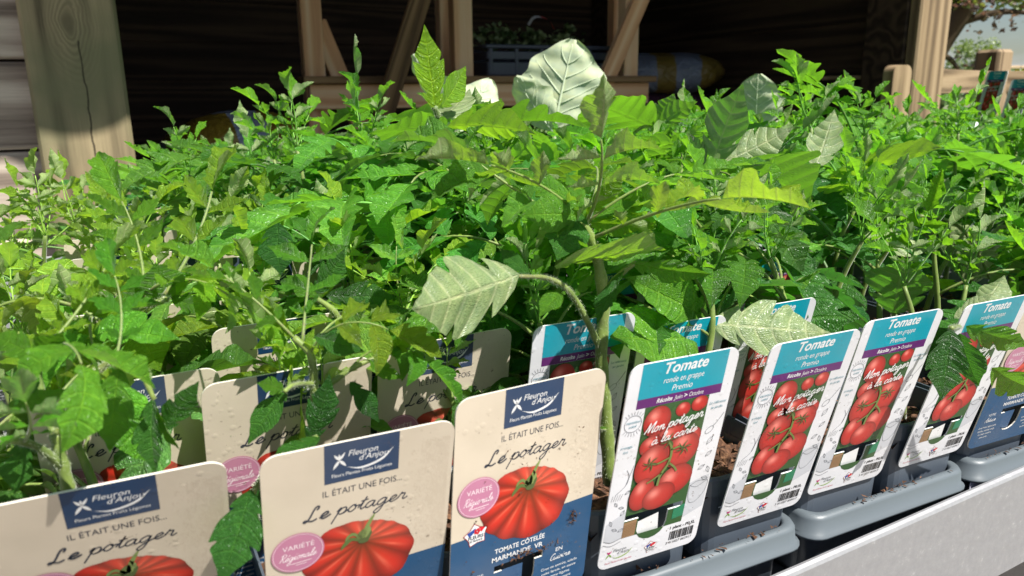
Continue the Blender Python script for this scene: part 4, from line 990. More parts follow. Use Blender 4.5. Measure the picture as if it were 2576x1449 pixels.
    for (cu, cv, a, ln) in ((57, 58, -1.0, 6), (58, 66, -.7, 5), (61, 73, 1.2, 5), (54.8, 74, -.5, 5), (58.6, 80, .4, 5), (5, 100, .5, 4), (9, 103, -.4, 4), (3, 94, 1.2, 4), (9, 92, -1, 4), (7, 86, .3, 3.6), (4, 82, 1.0, 3.6), (9.4, 78, -.6, 3.6)):
        for sg in (1, -1): F.stroke([(cu, cv), (cu + ln * .5 * math.cos(a) - sg * ln * .22 * math.sin(a), cv + ln * .5 * math.sin(a) + sg * ln * .22 * math.cos(a)), (cu + ln * math.cos(a), cv + ln * math.sin(a))], .22, G, 2, 4)
        F.stroke([(cu, cv), (cu + ln * math.cos(a), cv + ln * math.sin(a))], .15, G, 2)
    F.stroke([(52, 84), (57, 86), (63.6, 83), (63, 90), (58.5, 96), (54, 96), (52, 90), (52, 84)], .25, G, 2); F.stroke([(52, 84), (57, 82), (63.6, 83)], .25, G, 2)
    F.stroke([(12, 60), (10.5, 66), (9, 72), (3.5, 77)], .25, G, 2); F.stroke([(9, 72), (10, 66), (8, 62)], .25, G, 2)
    for k in range(5): F.stroke([(2.2 + k * 1.5, 77), (1.6 + k * 1.3, 81)], .18, G, 2)
    F.stroke([(1.2, 107.5), (6, 109.5), (12.2, 108)], .25, G, 2); F.stroke([(1.2, 110), (6, 112), (12.2, 110.4)], .25, G, 2)
    import_l = Flat(w, h); import_r = Flat(w, h)
    for dst, sg in ((import_l, -1), (import_r, 1)):
        for f in F.F:
            if sum(F.V[i][0] for i in f) * sg > 0:
                o = len(dst.V); dst.V += [F.V[i] for i in f]; dst.C += [F.C[i] for i in f]; dst.F.append(list(range(o, o + len(f))))
    D['sun_drawing'] = import_l.build('sun_drawing'); D['spoon_drawing'] = import_r.build('spoon_drawing')
    F = Flat(w, h); gr = S(104, 108, 112); logo(F, 6.2, 117.8, .66, gr, 2, [S(190, 30, 110), S(190, 30, 110), S(120, 160, 50), S(120, 160, 50)], gr, S(150, 176, 90))
    F.text('Fleurs Plantes Fruits Légumes', 13, 124.6, 1.7, S(190, 70, 90), 2, 0, 0, 17, 'C'); D['logo_lettering'] = F.build('logo_lettering')
    F = Flat(w, h); star(F, 33.4, 121, .62, 2); D['origin_star'] = F.build('origin_star')
    F = Flat(w, h); u = 45.2; rn = random.Random(4)
    while u < 61.0:
        b = rn.choice((.25, .25, .5, .7)); F.rect(u, 114.3, u + b, 120.6, S(24, 24, 26), 2); u += b + rn.choice((.25, .3, .5))
    F.text('3 411027 003917', 52.6, 123.2, 2.5, S(30, 30, 30), 2, 0, 0, 17.6, 'C'); F.text('1 plant - P0,5L', 53.2, 112.6, 2.9, S(24, 24, 26), 2, 0, .02, 17, 'C'); D['barcode'] = F.build('barcode')
    F = Flat(w, h); F.poly([(21.4, 101), (35, 98)] + [(31 + 9 * math.cos(R(a)), 105 + 8.2 * math.sin(R(a))) for a in range(50, 181, 22)], WHITE, -14); D['hook_tongue'] = F.build('hook_tongue')
    return D
DESIGN = {'marmande': marmande_design(), 'premio': premio_design()}
def card(design, x, y, ztop, tilt, yaw, label, group=None, w=None, full=True):
    """x, y, ztop: the card's top left corner; tilt: leaning out over the aisle"""
    w = {'marmande': .080, 'premio': .065}[design]; h = .128
    M = Matrix.Rotation(yaw, 4, 'Z') @ Matrix.Rotation(tilt, 4, 'X')
    base = Vector((x, y, ztop)) + M @ Vector((w / 2, 0, -h))
    e = empty('plant_card', base); e.rotation_euler = M.to_euler(); tag(e, label, 'plant card', group)
    for k, me in DESIGN[design].items():
        if not full and k in ('card_grain', 'hook_tongue', 'barcode'): continue
        link(k, me, None, e)
    return e
# ------------------------------------------------------------------ pots, trays, soil
def rrect(hx, hy, r, n=4):
    P = []
    for cx_, cy_, a0 in ((hx - r, hy - r, 0), (-(hx - r), hy - r, 90), (-(hx - r), -(hy - r), 180), (hx - r, -(hy - r), 270)):
        for k in range(n + 1): a = R(a0 + 90 * k / n); P.append((cx_ + r * math.cos(a), cy_ + r * math.sin(a)))
    return P
def loft(sections, n=4, close_bottom=False):
    V = []; F = []
    for (hx, hy, r, z) in sections: V += [(a, b, z) for a, b in rrect(hx, hy, r, n)]
    m = 4 * (n + 1)
    for i in range(len(sections) - 1):
        for j in range(m): F.append([i * m + j, i * m + (j + 1) % m, (i + 1) * m + (j + 1) % m, (i + 1) * m + j])
    if close_bottom: F.append(list(range(m))[::-1])
    return V, F
PH = .096
pot_body = mesh('pot_body', *loft([(.028, .028, .010, 0), (.030, .030, .010, .003), (.0355, .0355, .011, .070), (.0365, .0365, .011, .080), (.0365, .0365, .011, PH - .012)], 4, True), True)
pot_rim = mesh('pot_rim', *loft([(.0368, .0368, .011, PH - .0125), (.0392, .0392, .012, PH - .0120), (.0396, .0396, .012, PH - .002), (.0390, .0390, .012, PH), (.0378, .0378, .012, PH), (.0374, .0374, .012, PH - .002), (.0345, .0345, .010, .04)], 4), False)
def soil_geo(rnd):
    V = []; F = []; n = 14; hx = .0362
    for i in range(n + 1):
        for j in range(n + 1):
            x, y = -hx + 2 * hx * i / n, -hx + 2 * hx * j / n; V.append((x * .98, y * .98, PH - .014 + rnd.uniform(-.0025, .0025) - .003 * (abs(x) / hx) ** 4))
    for i in range(n):
        for j in range(n): F.append([i * (n + 1) + j, (i + 1) * (n + 1) + j, (i + 1) * (n + 1) + j + 1, i * (n + 1) + j + 1])
    g = [(V, F)]
    for _ in range(60):
        s = rnd.uniform(.0012, .0035); c = Vector((rnd.uniform(-hx, hx) * .93, rnd.uniform(-hx, hx) * .93, PH - .012)); 
        P = [c + Vector((rnd.gauss(0, s), rnd.gauss(0, s), rnd.gauss(0, s * .6))) for _ in range(4)]; g.append((P, [[0, 1, 2], [0, 2, 3], [0, 3, 1], [1, 3, 2]]))
    return join(*g)
def soil_mat():
    mt, N, fin = new_mat('potting_soil'); tc = N('TexCoord'); n = N('TexNoise', ins={0: tc.outputs['Object'], 'Scale': 260.0, 'Detail': 6})
    c = ramp(N, n.outputs[0], [(.32, S(46, 30, 20)), (.55, S(92, 62, 42)), (.75, S(140, 104, 76))]); bp = N('Bump', ins={'Strength': .8, 'Distance': .002, 'Height': n.outputs[0]})
    p = N('BsdfPrincipled', ins={'Base Color': c, 'Roughness': .95, 'Normal': bp.outputs[0]}); fin(p.outputs[0]); return mt
MAT['soil'] = soil_mat()
SOILS = [mesh('soil', *soil_geo(random.Random(k))) for k in range(3)]
for me in (pot_body, pot_rim): me.materials.append(MAT['pot'])
for me in SOILS: me.materials.append(MAT['soil'])
POTZ = TS + .0035
def pot(x, y, label, group=None, i=0):
    e = empty('plant_pot', (x, y, POTZ)); tag(e, label, 'pot', group); e.rotation_euler.z = random.uniform(-.05, .05)
    link('body', pot_body, None, e); link('rim', pot_rim, None, e); link('soil', SOILS[i % 3], None, e); return e
ROW0, RP, CP = .352, .0835, .0835
def tray(x0, x1, rows, label):
    w = x1 - x0; y0, y1 = ROW0 - .0475, ROW0 + RP * (rows - 1) + .0445; cx_, cy_ = (x0 + x1) / 2, (y0 + y1) / 2; hx, hy = w / 2, (y1 - y0) / 2
    e = empty('carry_tray', (cx_, cy_, TS + .0008)); tag(e, label, 'tray'); zt = CZ - .2645 - TS
    link('rim', mesh('rim', *loft([(hx - .010, hy - .010, .010, zt - .016), (hx - .0085, hy - .0085, .011, zt - .001), (hx - .007, hy - .007, .012, zt), (hx - .0035, hy - .0035, .013, zt - .0005), (hx - .0022, hy - .0022, .013, zt - .003), (hx - .0016, hy - .0016, .013, zt - .0125), (hx + .0005, hy + .0005, .014, zt - .0135), (hx + .0005, hy + .0005, .014, zt - .0152), (hx - .004, hy - .004, .013, zt - .0154)], 5), True), MAT['tray'], e)
    tr_ = random.Random(int(x0 * 1000)); cg = []
    for _ in range(34):
        s_ = tr_.uniform(.0004, .0015); c = Vector((tr_.uniform(-hx + .015, hx - .015), -hy + tr_.uniform(.002, .009), zt + .0006)); cg.append(([c + Vector((tr_.gauss(0, s_), tr_.gauss(0, s_), abs(tr_.gauss(0, s_ * .6)))) for _ in range(4)], [[0, 1, 2], [0, 2, 3], [0, 3, 1], [1, 3, 2]]))
    sc2 = link('spilled_soil', mesh('spilled_soil', *join(*cg)), MAT['soil'], e); sc2['kind'] = 'stuff'
    link('wall', mesh('wall', *loft([(hx - .012, hy - .012, .010, .0), (hx - .0105, hy - .0105, .010, zt - .0145)], 5, True), True), MAT['pot'], e)
    return e
front = {}                                    # pot centres along the front edge
FX = [-.18, -.097, -.014, .070, .153, .235, .317, .395, .478, .560, .642, .724]
TR = [(-.140, .028, 'grey carry tray under the beige card cut off by the table end'), (.031, .193, 'grey carry tray holding the two beige cards with tomato pictures'), (.196, .356, 'grey carry tray in front of the first two teal cards'), (.359, .518, 'grey carry tray with soil crumbs under the last two teal cards'), (.522, .683, 'grey carry tray with a printed paper strip on its wall'), (.687, .85, 'grey carry tray at the far end past the paper strip')]
for x0, x1, l in TR: tray(x0, x1, 3, l)
cellx = []
for x0, x1, l in TR: m_ = (x0 + x1) / 2; cellx += [m_ - .0395, m_ + .0395]
pn = 0
POTNAMES = ['dark grey pot at the cut off end of the beige card row', 'dark grey pot behind the lowest beige card', 'dark grey pot behind the beige card showing half a tomato', 'dark grey pot behind the soil spattered beige card', 'grey pot hung with the first teal card beside the beige cards', 'grey pot hung with the second teal card', 'grey pot hung with the third teal card', 'grey pot hung with the teal card beside the navy card', 'grey pot hung with the navy lower card', 'grey pot after the navy card', 'grey pot second past the navy card', 'grey pot third past the navy card']
for r in range(3):
    for i, x in enumerate(cellx):
        if r == 0: pot(x, ROW0, POTNAMES[i], 'pots along the front rail', pn)
        else: pot(x, ROW0 + RP * r, ['', 'dark grey pot in the second row behind the front pots', 'dark grey pot in the third row behind the front pots'][r], ['', 'second row pots', 'third row pots'][r], pn)
        pn += 1
# printed paper strip on the fifth tray
F = Flat(120, 34); LIL = S(206, 204, 232)
F.rect(0, 0, 120, 34, LIL, 0)
F.text('07', 14, 15, 15, S(36, 36, 70), 1, .1, .015, 15); F.text('12', 40, 17, 11, S(36, 36, 70), 1, .1, 0, 8); F.text('A416 Réf BCC  L', 40, 6.5, 5, S(60, 60, 96), 1, .1, 0, 32); F.text('TOMNO', 56, 12, 7, S(36, 36, 70), 1, .1, .01, 18); F.text('RUSSE', 82, 6.5, 8, S(36, 36, 70), 1, .1, .01, 20); F.text('10 A 12', 80, 14, 6.5, S(36, 36, 70), 1, .1, .01, 18); F.text('TOMATE NOIRE', 54, 18, 4, S(36, 36, 70), 1, .1, 0, 24)
F.stroke([(36, 1), (36, 30)], .4, S(130, 130, 170), 1); F.stroke([(36, 8.2), (110, 8.2)], .4, S(130, 130, 170), 1)
st_ = empty('paper_strip', (.585, ROW0 - .0475 + .0060, TS + .005)); tag(st_, 'lilac printed paper strip reading 07 on the tray wall', 'paper strip')
me = F.build('strip_print'); link('strip_print', me, None, st_, Matrix.Scale(.999, 4)); 
link('strip_paper', mesh('strip_paper', *box_geo(.1204, .0004, .0342, .0001, (0, -.0002, .017))), plain('strip_paper', S(222, 220, 236), .6), st_)

# ------------------------------------------------------------------ cards
FR = 'plant cards along the front rail'
card('marmande', -.060, .289, CZ - .133, R(24), R(0), 'beige plant card cut by the table end, only slogan and navy logo showing', FR)
card('marmande', .031, .281, CZ - .132, R(15), R(0), 'beige plant card showing the upper half of its ribbed tomato', FR)
card('marmande', .113, .285, CZ - .126, R(8), R(4), 'soil spattered beige plant card with whole ribbed tomato beside teal cards', FR)
card('premio', .198, .278, CZ - .123, R(12.5), R(-1), 'teal topped tomato card standing beside the soil spattered beige card', FR)
card('premio', .284, .277, CZ - .126, R(15.4), R(-1), 'teal topped tomato card, second along the rail', FR)
card('premio', .360, .283, CZ - .126, R(14.3), R(-2), 'teal topped tomato card, third along, overlapping its neighbour', FR)
card('premio', .446, .282, CZ - .128, R(15), R(-1), 'teal topped tomato card half hidden by a hanging leaf beside navy card', FR)
card('marmande', .516, .284, CZ - .128, R(13), R(-2), 'card with navy lower half next to the last teal card', FR)
card('marmande', .604, .284, CZ - .130, R(14), R(-1), 'beige and navy card past the navy lower card on the rail', FR)
# cards in the rows behind
cr_ = random.Random(40)
BM = 'beige cards among the leaves'; BP = 'teal cards among the leaves'
card('marmande', -.052, .377, CZ - .126, R(12), R(2), 'beige card behind the drooping tomato stem, navy logo partly hidden', BM)
card('marmande', .017, .350, CZ - .124, R(13), R(3), 'beige card in the second row, half covered by a twisted leaf', BM)
card('marmande', .105, .372, CZ - .128, R(10), R(3), 'beige card in the second row behind the soil spattered card', BM)
card('marmande', .030, .438, CZ - .124, R(12), R(2), 'beige card in the third row with a stem across its logo', BM)
for q_, yy_ in (((335, 545), .961), ((500, 452), 1.335), ((352, 640), .64), ((545, 676), .60)):
    q_ = onY(*q_, yy_); card('marmande', q_.x, q_.y, q_.z, R(10), R(3), 'beige card showing in a gap between curly seedlings, ' + {.961: 'beyond all but two others', 1.335: 'the farthest back', .64: 'its top edge bare', .60: 'half of its logo bare'}[yy_], BM, full=False)
card('premio', .183, .346, CZ - .120, R(12), R(-1), 'teal tomato card behind the thick tomato stem', BP)
card('premio', .262, .360, CZ - .136, R(12), R(-2), 'shaded teal card in the second row behind the first teal card', BP)
card('premio', .345, .362, CZ - .136, R(13), R(0), 'teal card in the second row behind the overlapping teal cards', BP)
for r in range(2, 13):
    y = .281 + RP * r
    for c in range(-2, 4):
        x = -.052 + .083 * c + cr_.uniform(-.012, .012)
        if r == 2 and 0 <= c <= 1: continue
        if x > (-.10 if y < .9 else -.10 + (y - .9) * .36) and x < .15 + (.05 if y > 1 else 0) and cr_.random() < .6:
            card('marmande', x, y + cr_.uniform(-.01, .01), CZ - .124 + cr_.uniform(-.010, .006), R(cr_.uniform(5, 18)), R(cr_.uniform(-6, 6)), 'beige plant card peeping out between leaves, ' + 'x x third fourth fifth sixth seventh eighth ninth tenth eleventh twelfth thirteenth'.split()[r] + ' row', BM, full=False)
for r in range(2, 5):
    y = .281 + RP * r
    for c in range(0, 5):
        if cr_.random() < .4: card('premio', .19 + .083 * c + cr_.uniform(-.01, .01), y, CZ - .122, R(cr_.uniform(8, 16)), R(cr_.uniform(-5, 5)), 'teal tomato card shaded by leaves, ' + 'x x third fourth fifth'.split()[r] + ' row', BP, full=False)
# soil crumbs stuck to the third beige card
crumb = []
M3 = [o for o in bpy.data.objects if o.get('label', '').startswith('soil spattered')][0]
cb = random.Random(2)
for k in range(90):
    if k < 45: u, v = cb.gauss(45, 9), 96 - cb.random() ** 2 * 3 + cb.gauss(0, .8)
    elif k < 65: u, v = 68 + cb.gauss(0, 1.6), 82 + cb.gauss(0, 2.6)
    else: u, v = cb.uniform(8, 74), cb.uniform(26, 90)
    if not (2 < u < 78): continue
    s = (.0007 if k < 65 else .00035) * cb.uniform(.5, 1.6); c = Vector(((u - 40) / 1000, -.0016, (128 - v) / 1000)); P = [c + Vector((cb.gauss(0, s), cb.gauss(0, s * .5), cb.gauss(0, s))) for _ in range(4)]
    crumb.append((P, [[0, 1, 2], [0, 2, 3], [0, 3, 1], [1, 3, 2]]))
sc_ = link('soil_crumbs', mesh('soil_crumbs', *join(*crumb)), MAT['soil'], M3); sc_['kind'] = 'stuff'

# ------------------------------------------------------------------ plants whose leaves the photograph shows one by one
def bestfit(px, py, Y): return onY(px, py, Y)
MAT['hair'] = plain('stalk_hair', (.55, .6, .42), .6)
def hero_stem(root, pts, r0, r1, name='stem', colr=STEMC):
    O = Vector(root.location); P = [Vector(q) - O for q in spline([tuple(onY(*p)) for p in pts], 6)]; n = len(P)
    rn = random.Random(n * 7 + int(r0 * 1e5)); rad = [(r0 + (r1 - r0) * i / (n - 1)) * (1 + .09 * math.sin(i * 1.9) + rn.uniform(-.05, .05)) for i in range(n)]
    o = link(name, mesh(name, *tube_geo(P, rad, 9), True), MAT['stem'], root, None, colr)
    V = []; F = []; L_ = sum((P[i + 1] - P[i]).length for i in range(n - 1))
    for _ in range(int(L_ * 9000)):                # fine hairs along the stalk
        f = rn.random() * (n - 1.001); i = int(f); q = P[i].lerp(P[i + 1], f - i); t = (P[i + 1] - P[i]).normalized(); a = Vector((rn.gauss(0, 1), rn.gauss(0, 1), rn.gauss(0, 1))); a = (a - t * a.dot(t)).normalized(); q = q + a * rad[i] * .95; ln = rn.uniform(.0006, .0018); s_ = t.cross(a) * .00007; k = len(V)
        V += [q - s_, q + s_, q + a * ln + t * rn.uniform(-.0004, .0004)]; F.append([k, k + 1, k + 2])
    hm = link('stalk_hairs', mesh('stalk_hairs', V, F), MAT['hair'], o); hm['kind'] = 'stuff'
    return o
def hero_leaf(root, base, tip, wid=.5, roll=0, var=0, colr=(.06, .16, .03), kind='broad'):
    """wid: breadth over length; roll 0 shows the upper side to the aisle, 180 the underside"""
    O = Vector(root.location); a, b = onY(*base), onY(*tip); x = (b - a); L_ = x.length; x.normalize(); v = (CAM - (a + b) / 2).normalized(); n0 = (v - x * v.dot(x)).normalized()
    if roll == 'g':                     # light shining through: upper side turned to the sky, seen from beneath
        n = Vector((0, 0, .84)) - v * .55; n = (n - x * n.dot(x)).normalized(); wid = min(.8, wid * 1.9)
    else: n = Quaternion(x, R(roll)) @ n0
    y = n.cross(x)
    pa, pb = to_px(a), to_px(b); GUARD.append((pa[0], pa[1], pb[0], pb[1], max(12, .40 * wid * math.hypot(pb[0] - pa[0], pb[1] - pa[1])), (pa[2] + pb[2]) / 2))
    me = LMESH[kind][var % len(LMESH[kind])]; bx = max(v_.co.x for v_ in me.vertices); wy = max(v_.co.y for v_ in me.vertices) - min(v_.co.y for v_ in me.vertices)
    s = L_ / bx; M = Matrix((x * s, y * (wid * L_ / wy), n * s)).transposed().to_4x4(); M.translation = a - O
    return link('leaflet', me, None, root, M, colr)
def hero(px, py, Y, label):
    p = onY(px, py, Y); e = empty('tomato_plant', (p.x, p.y, SOIL_Z)); tag(e, label, 'tomato plant', None); return e
DK, MD, BR, YG = (.034, .135, .026), (.052, .178, .030), (.098, .270, .026), (.165, .350, .024)
# the thick stemmed plant beside the first teal card
h = hero(1530, 1190, .345, 'tall tomato plant with thick hairy stem rising between beige and teal cards')
hero_stem(h, [(1534, 1215, .345), (1524, 1050, .345), (1512, 900, .343), (1518, 760, .343), (1500, 640, .345), (1462, 555, .345)], .0042, .0028)
hero_stem(h, [(1512, 880, .343), (1445, 750, .336), (1385, 702, .331), (1305, 695, .325)], .0020, .0009, 'petiole'); hero_leaf(h, (1420, 728, .335), (1350, 790, .325), .45, 30, 4, BR); hero_leaf(h, (1440, 745, .336), (1500, 690, .335), .4, 40, 6, BR)
hero_leaf(h, (1308, 690, .325), (1006, 814, .300), .52, 168, 1, MD); hero_leaf(h, (1395, 670, .332), (1655, 590, .335), .36, 'g', 3, YG); hero_leaf(h, (1330, 690, .327), (1255, 625, .335), .5, 30, 2, MD)
hero_stem(h, [(1514, 740, .343), (1560, 690, .338), (1600, 660, .333)], .0020, .0012, 'petiole'); hero_leaf(h, (1590, 662, .333), (1790, 704, .315), .36, 35, 4, BR); hero_leaf(h, (1570, 680, .335), (1480, 800, .32), .35, 60, 5, DK)
for (b, t, w, ro, k, c) in (((1465, 545), (1330, 520), .42, 20, 0, BR), ((1455, 530), (1395, 648), .62, 15, 6, MD), ((1470, 520), (1292, 424), .36, 40, 2, BR), ((1475, 540), (1575, 440), .4, 30, 3, YG), ((1485, 560), (1650, 575), .36, 40, 4, YG), ((1470, 540), (1440, 425), .4, 50, 5, BR), ((1490, 545), (1600, 500), .36, -20, 7, BR)):
    hero_leaf(h, (*b, .345), (*t, .345 + .02 * ((k % 3) - 1)), w, ro, k, c)
for k in range(7): hero_leaf(h, (1480 + 12 * k, 560 - 4 * k, .35), (1500 + 28 * k, 470 + 34 * (k % 3), .36), .45, 40 * (k % 3) - 30, k, YG, 'young')
hero_stem(h, [(1526, 1080, .345), (1490, 1075, .335), (1470, 1074, .33)], .0012, .0008, 'petiole'); hero_leaf(h, (1535, 1078, .338), (1440, 1073, .325), .16, 70, 0, BR)
# the plant with pale undersides above the second teal card
h = hero(1850, 1010, .43, 'tomato plant turning one broad pale leaf underside over the teal cards')
hero_stem(h, [(1800, 1060, .43), (1770, 930, .41), (1760, 860, .385), (1790, 812, .36)], .0030, .0018); hero_stem(h, [(1760, 860, .385), (1840, 790, .38), (1905, 700, .38)], .0018, .001, 'petiole')
hero_leaf(h, (1790, 815, .36), (2084, 832, .335), .46, 170, 6, MD); hero_leaf(h, (1750, 850, .365), (1560, 866, .330), .55, 25, 7, BR); hero_leaf(h, (1800, 800, .37), (1912, 665, .38), .3, 60, 2, MD); hero_leaf(h, (1780, 800, .37), (1735, 735, .38), .3, 40, 8, BR); hero_leaf(h, (1780, 800, .37), (1590, 700, .35), .36, 30, 9, BR); hero_leaf(h, (1910, 740, .39), (2080, 700, .38), .25, 60, 1, BR)
h = hero(2250, 900, .46, 'tomato plant holding one upright pale leaf above the third teal card')
hero_stem(h, [(2230, 950, .46), (2245, 850, .45), (2250, 785, .43)], .0028, .0016); hero_leaf(h, (2250, 792, .43), (2262, 630, .415), .78, 172, 0, MD); hero_leaf(h, (2140, 690, .45), (2090, 830, .43), .7, 10, 3, MD); hero_leaf(h, (2320, 690, .44), (2440, 745, .42), .25, 30, 5, YG)
h = hero(2440, 900, .40, 'tomato plant hanging a dark broad leaf over the last teal card')
hero_stem(h, [(2520, 1000, .40), (2505, 800, .36), (2475, 790, .32), (2440, 812, .30), (2392, 826, .277)], .0026, .0014)
hero_leaf(h, (2392, 828, .276), (2374, 1010, .268), .52, 8, 2, DK); hero_leaf(h, (2415, 838, .276), (2446, 975, .270), .6, 20, 4, DK); hero_leaf(h, (2430, 820, .285), (2590, 880, .275), .34, 30, 6, BR); hero_leaf(h, (2400, 800, .35), (2500, 745, .34), .4, 160, 7, MD); hero_leaf(h, (2495, 925, .272), (2600, 1000, .268), .5, 15, 8, BR); hero_leaf(h, (2470, 770, .35), (2530, 700, .36), .5, 160, 9, MD)
# the arching plant further right, undersides lit
h = hero(1640, 700, .56, 'tomato plant with purplish stalk and lifted leaflets standing highest on the teal side')
hero_stem(h, [(1560, 760, .56), (1595, 590, .53), (1700, 490, .51), (1790, 420, .49), (1830, 410, .48)], .0032, .0016, 'stem', (.15, .15, .07))
for (b, t, w, ro, k, c) in (((1788, 422), (1862, 203), .50, 165, 0, MD), ((1815, 410), (1988, 333), .50, 170, 3, MD), ((1825, 418), (2064, 462), .40, 'g', 1, BR), ((1800, 425), (1765, 545), .5, 20, 4, BR), ((1780, 420), (1735, 340), .5, 150, 5, DK), ((2080, 445), (2372, 352), .26, 'g', 6, YG), ((2050, 425), (2106, 280), .48, 165, 2, MD), ((2060, 470), (2190, 480), .32, 'g', 7, YG), ((1870, 470), (1990, 560), .4, 20, 8, DK), ((1940, 480), (2010, 590), .4, 10, 9, DK)):
    hero_leaf(h, (*b, .49), (*t, .47 + .02 * (k % 3)), w, ro, k, c)
h = hero(2170, 760, .60, 'tomato plant with an arched stalk of silvery leaf undersides')
hero_stem(h, [(2080, 760, .60), (2075, 640, .58), (2170, 590, .55), (2300, 545, .53), (2400, 562, .51), (2455, 625, .50), (2488, 700, .49)], .0028, .0012, 'stem', (.20, .25, .07))
for (b, t, w, ro, k, c) in (((2280, 552), (2265, 398), .62, 170, 1, MD), ((2335, 545), (2392, 448), .75, 172, 2, MD), ((2400, 562), (2502, 705), .42, 165, 3, MD), ((2380, 560), (2432, 702), .40, 168, 4, MD), ((2170, 592), (2338, 615), .38, 160, 5, BR), ((2250, 520), (2150, 430), .5, 168, 6, MD), ((2210, 575), (2180, 480), .4, 150, 7, BR)):
    hero_leaf(h, (*b, .53), (*t, .52), w, ro, k, c)
h = hero(2480, 640, .70, 'tomato plant arching a ribbed silvery leaflet over the far tags')
hero_stem(h, [(2330, 640, .70), (2380, 475, .66), (2450, 425, .62), (2530, 420, .60), (2600, 445, .58)], .0028, .0014)
for (b, t, w, ro, k, c) in (((2478, 418), (2532, 300), .45, 165, 8, MD), ((2500, 425), (2512, 560), .46, 30, 9, DK), ((2540, 422), (2600, 370), .5, 165, 0, MD), ((2440, 430), (2400, 390), .5, 160, 2, BR)):
    hero_leaf(h, (*b, .62), (*t, .60), w, ro, k, c)
# the tallest seedling
h = hero(1230, 700, .58, 'tallest tomato plant, one glowing leaflet pointing straight up')
hero_stem(h, [(1232, 760, .58), (1205, 560, .57), (1165, 440, .56), (1115, 320, .55), (1092, 268, .545)], .0034, .0020, 'stem', (.10, .16, .04))
hero_leaf(h, (1098, 285, .545), (1064, 60, .55), .36, 18, 2, (.17, .34, .012)); hero_leaf(h, (1110, 270, .55), (1182, 172, .56), .5, 25, 4, YG)
hero_leaf(h, (1125, 315, .55), (918, 330, .53), .34, 'g', 6, BR); hero_leaf(h, (1125, 318, .55), (1348, 298, .53), .34, 'g', 1, YG); hero_leaf(h, (1110, 300, .56), (1170, 250, .60), .6, 120, 5, DK)
hero_leaf(h, (1150, 400, .56), (1260, 380, .58), .4, 60, 3, BR)
for (b, t, w, k) in (((1640, 320), (1442, 228), .36, 0), ((1655, 320), (1700, 235), .4, 2), ((1640, 330), (1745, 245), .42, 3)): hero_leaf(h, (*b, .62), (*t, .60), w, 'g', k, BR)
hero_stem(h, [(1540, 430, .64), (1600, 330, .62), (1660, 315, .62)], .002, .0012, 'petiole')
for (b, t, w, k, ro) in (((1395, 400), (1130, 392), .26, 1, 'g'), ((1410, 410), (1600, 440), .34, 4, 'g'), ((1400, 405), (1340, 310), .4, 5, 140)): hero_leaf(h, (*b, .56), (*t, .54), w, ro, k, BR)
# drooping seedling behind the lowest beige card
h = hero(165, 1222, .325, 'drooping forked tomato seedling behind the lowest beige card')
hero_stem(h, [(175, 1240, .325), (150, 1140, .325), (140, 1090, .325)], .0026, .0024); hero_stem(h, [(140, 1096, .325), (185, 1020, .322), (232, 948, .318), (290, 907, .312), (350, 930, .306), (388, 1005, .302)], .0018, .0010, 'branch', (.20, .26, .06)); hero_stem(h, [(140, 1096, .325), (108, 1010, .33), (92, 890, .335)], .0018, .0011, 'branch')
hero_stem(h, [(158, 1175, .325), (90, 1122, .315), (0, 1106, .305), (-60, 1120, .3)], .0018, .0010, 'branch')
for (b, t, w, ro, k, c) in (((300, 925), (268, 1142), .50, 18, 3, BR), ((386, 1000), (362, 1195), .42, 40, 1, MD), ((396, 1085), (506, 965), .42, 30, 6, MD), ((385, 1010), (440, 1140), .4, 60, 8, BR), ((250, 962), (200, 928), .5, 150, 2, BR), ((20, 1022), (172, 990), .42, 30, 4, BR), ((95, 900), (-10, 830), .5, 20, 5, BR), ((95, 890), (150, 835), .6, 30, 7, BR), ((90, 900), (40, 1020), .5, 10, 9, MD), ((60, 1110), (20, 1240), .6, 10, 0, MD), ((330, 915), (390, 960), .4, 150, 5, BR)):
    hero_leaf(h, (*b, .315), (*t, .305), w, ro, k, c)
h = hero(240, 1000, .42, 'seedling with thick pale arched stalk and heart shaped leaf among beige cards')
hero_stem(h, [(225, 1000, .42), (245, 870, .41), (320, 790, .40), (408, 757, .39), (420, 752, .388)], .0022, .0012, 'stem', (.17, .24, .05))
for (b, t, w, ro, k, c) in (((416, 756), (416, 668), 1.15, 15, 0, BR), ((330, 795), (402, 935), .75, 10, 3, YG), ((300, 800), (210, 740), .5, 30, 5, YG), ((430, 750), (520, 780), .5, 20, 6, BR), ((260, 860), (150, 860), .5, 25, 7, BR), ((350, 780), (330, 690), .5, 20, 2, BR)): hero_leaf(h, (*b, .395), (*t, .385), w, ro, k, c)
# leaf hanging between the two near beige cards
h = hero(700, 1300, .335, 'tomato seedling hanging a large leaf down between two beige cards')
hero_stem(h, [(640, 1330, .335), (650, 1220, .318), (730, 1140, .300), (800, 1100, .300)], .0022, .0014)
for (b, t, w, ro, k, c) in (((632, 1232, .290), (560, 1475, .268), .52, 12, 2, DK), ((806, 1100, .295), (662, 1185, .283), .34, 25, 1, MD), ((640, 1240, .300), (585, 1290, .29), .4, 30, 8, BR), ((650, 1230, .3), (680, 1330, .29), .4, 40, 4, DK)): hero_leaf(h, b, t, w, ro, k, c)
h = hero(790, 1000, .335, 'small tomato seedling leaning across the half covered beige card')
hero_stem(h, [(795, 1060, .335), (790, 960, .33), (780, 890, .33), (740, 850, .335)], .0022, .0015); hero_stem(h, [(790, 965, .33), (740, 968, .32), (715, 985, .315)], .0012, .0009, 'petiole'); hero_stem(h, [(790, 1000, .33), (880, 930, .325), (970, 890, .325)], .0016, .001, 'petiole')
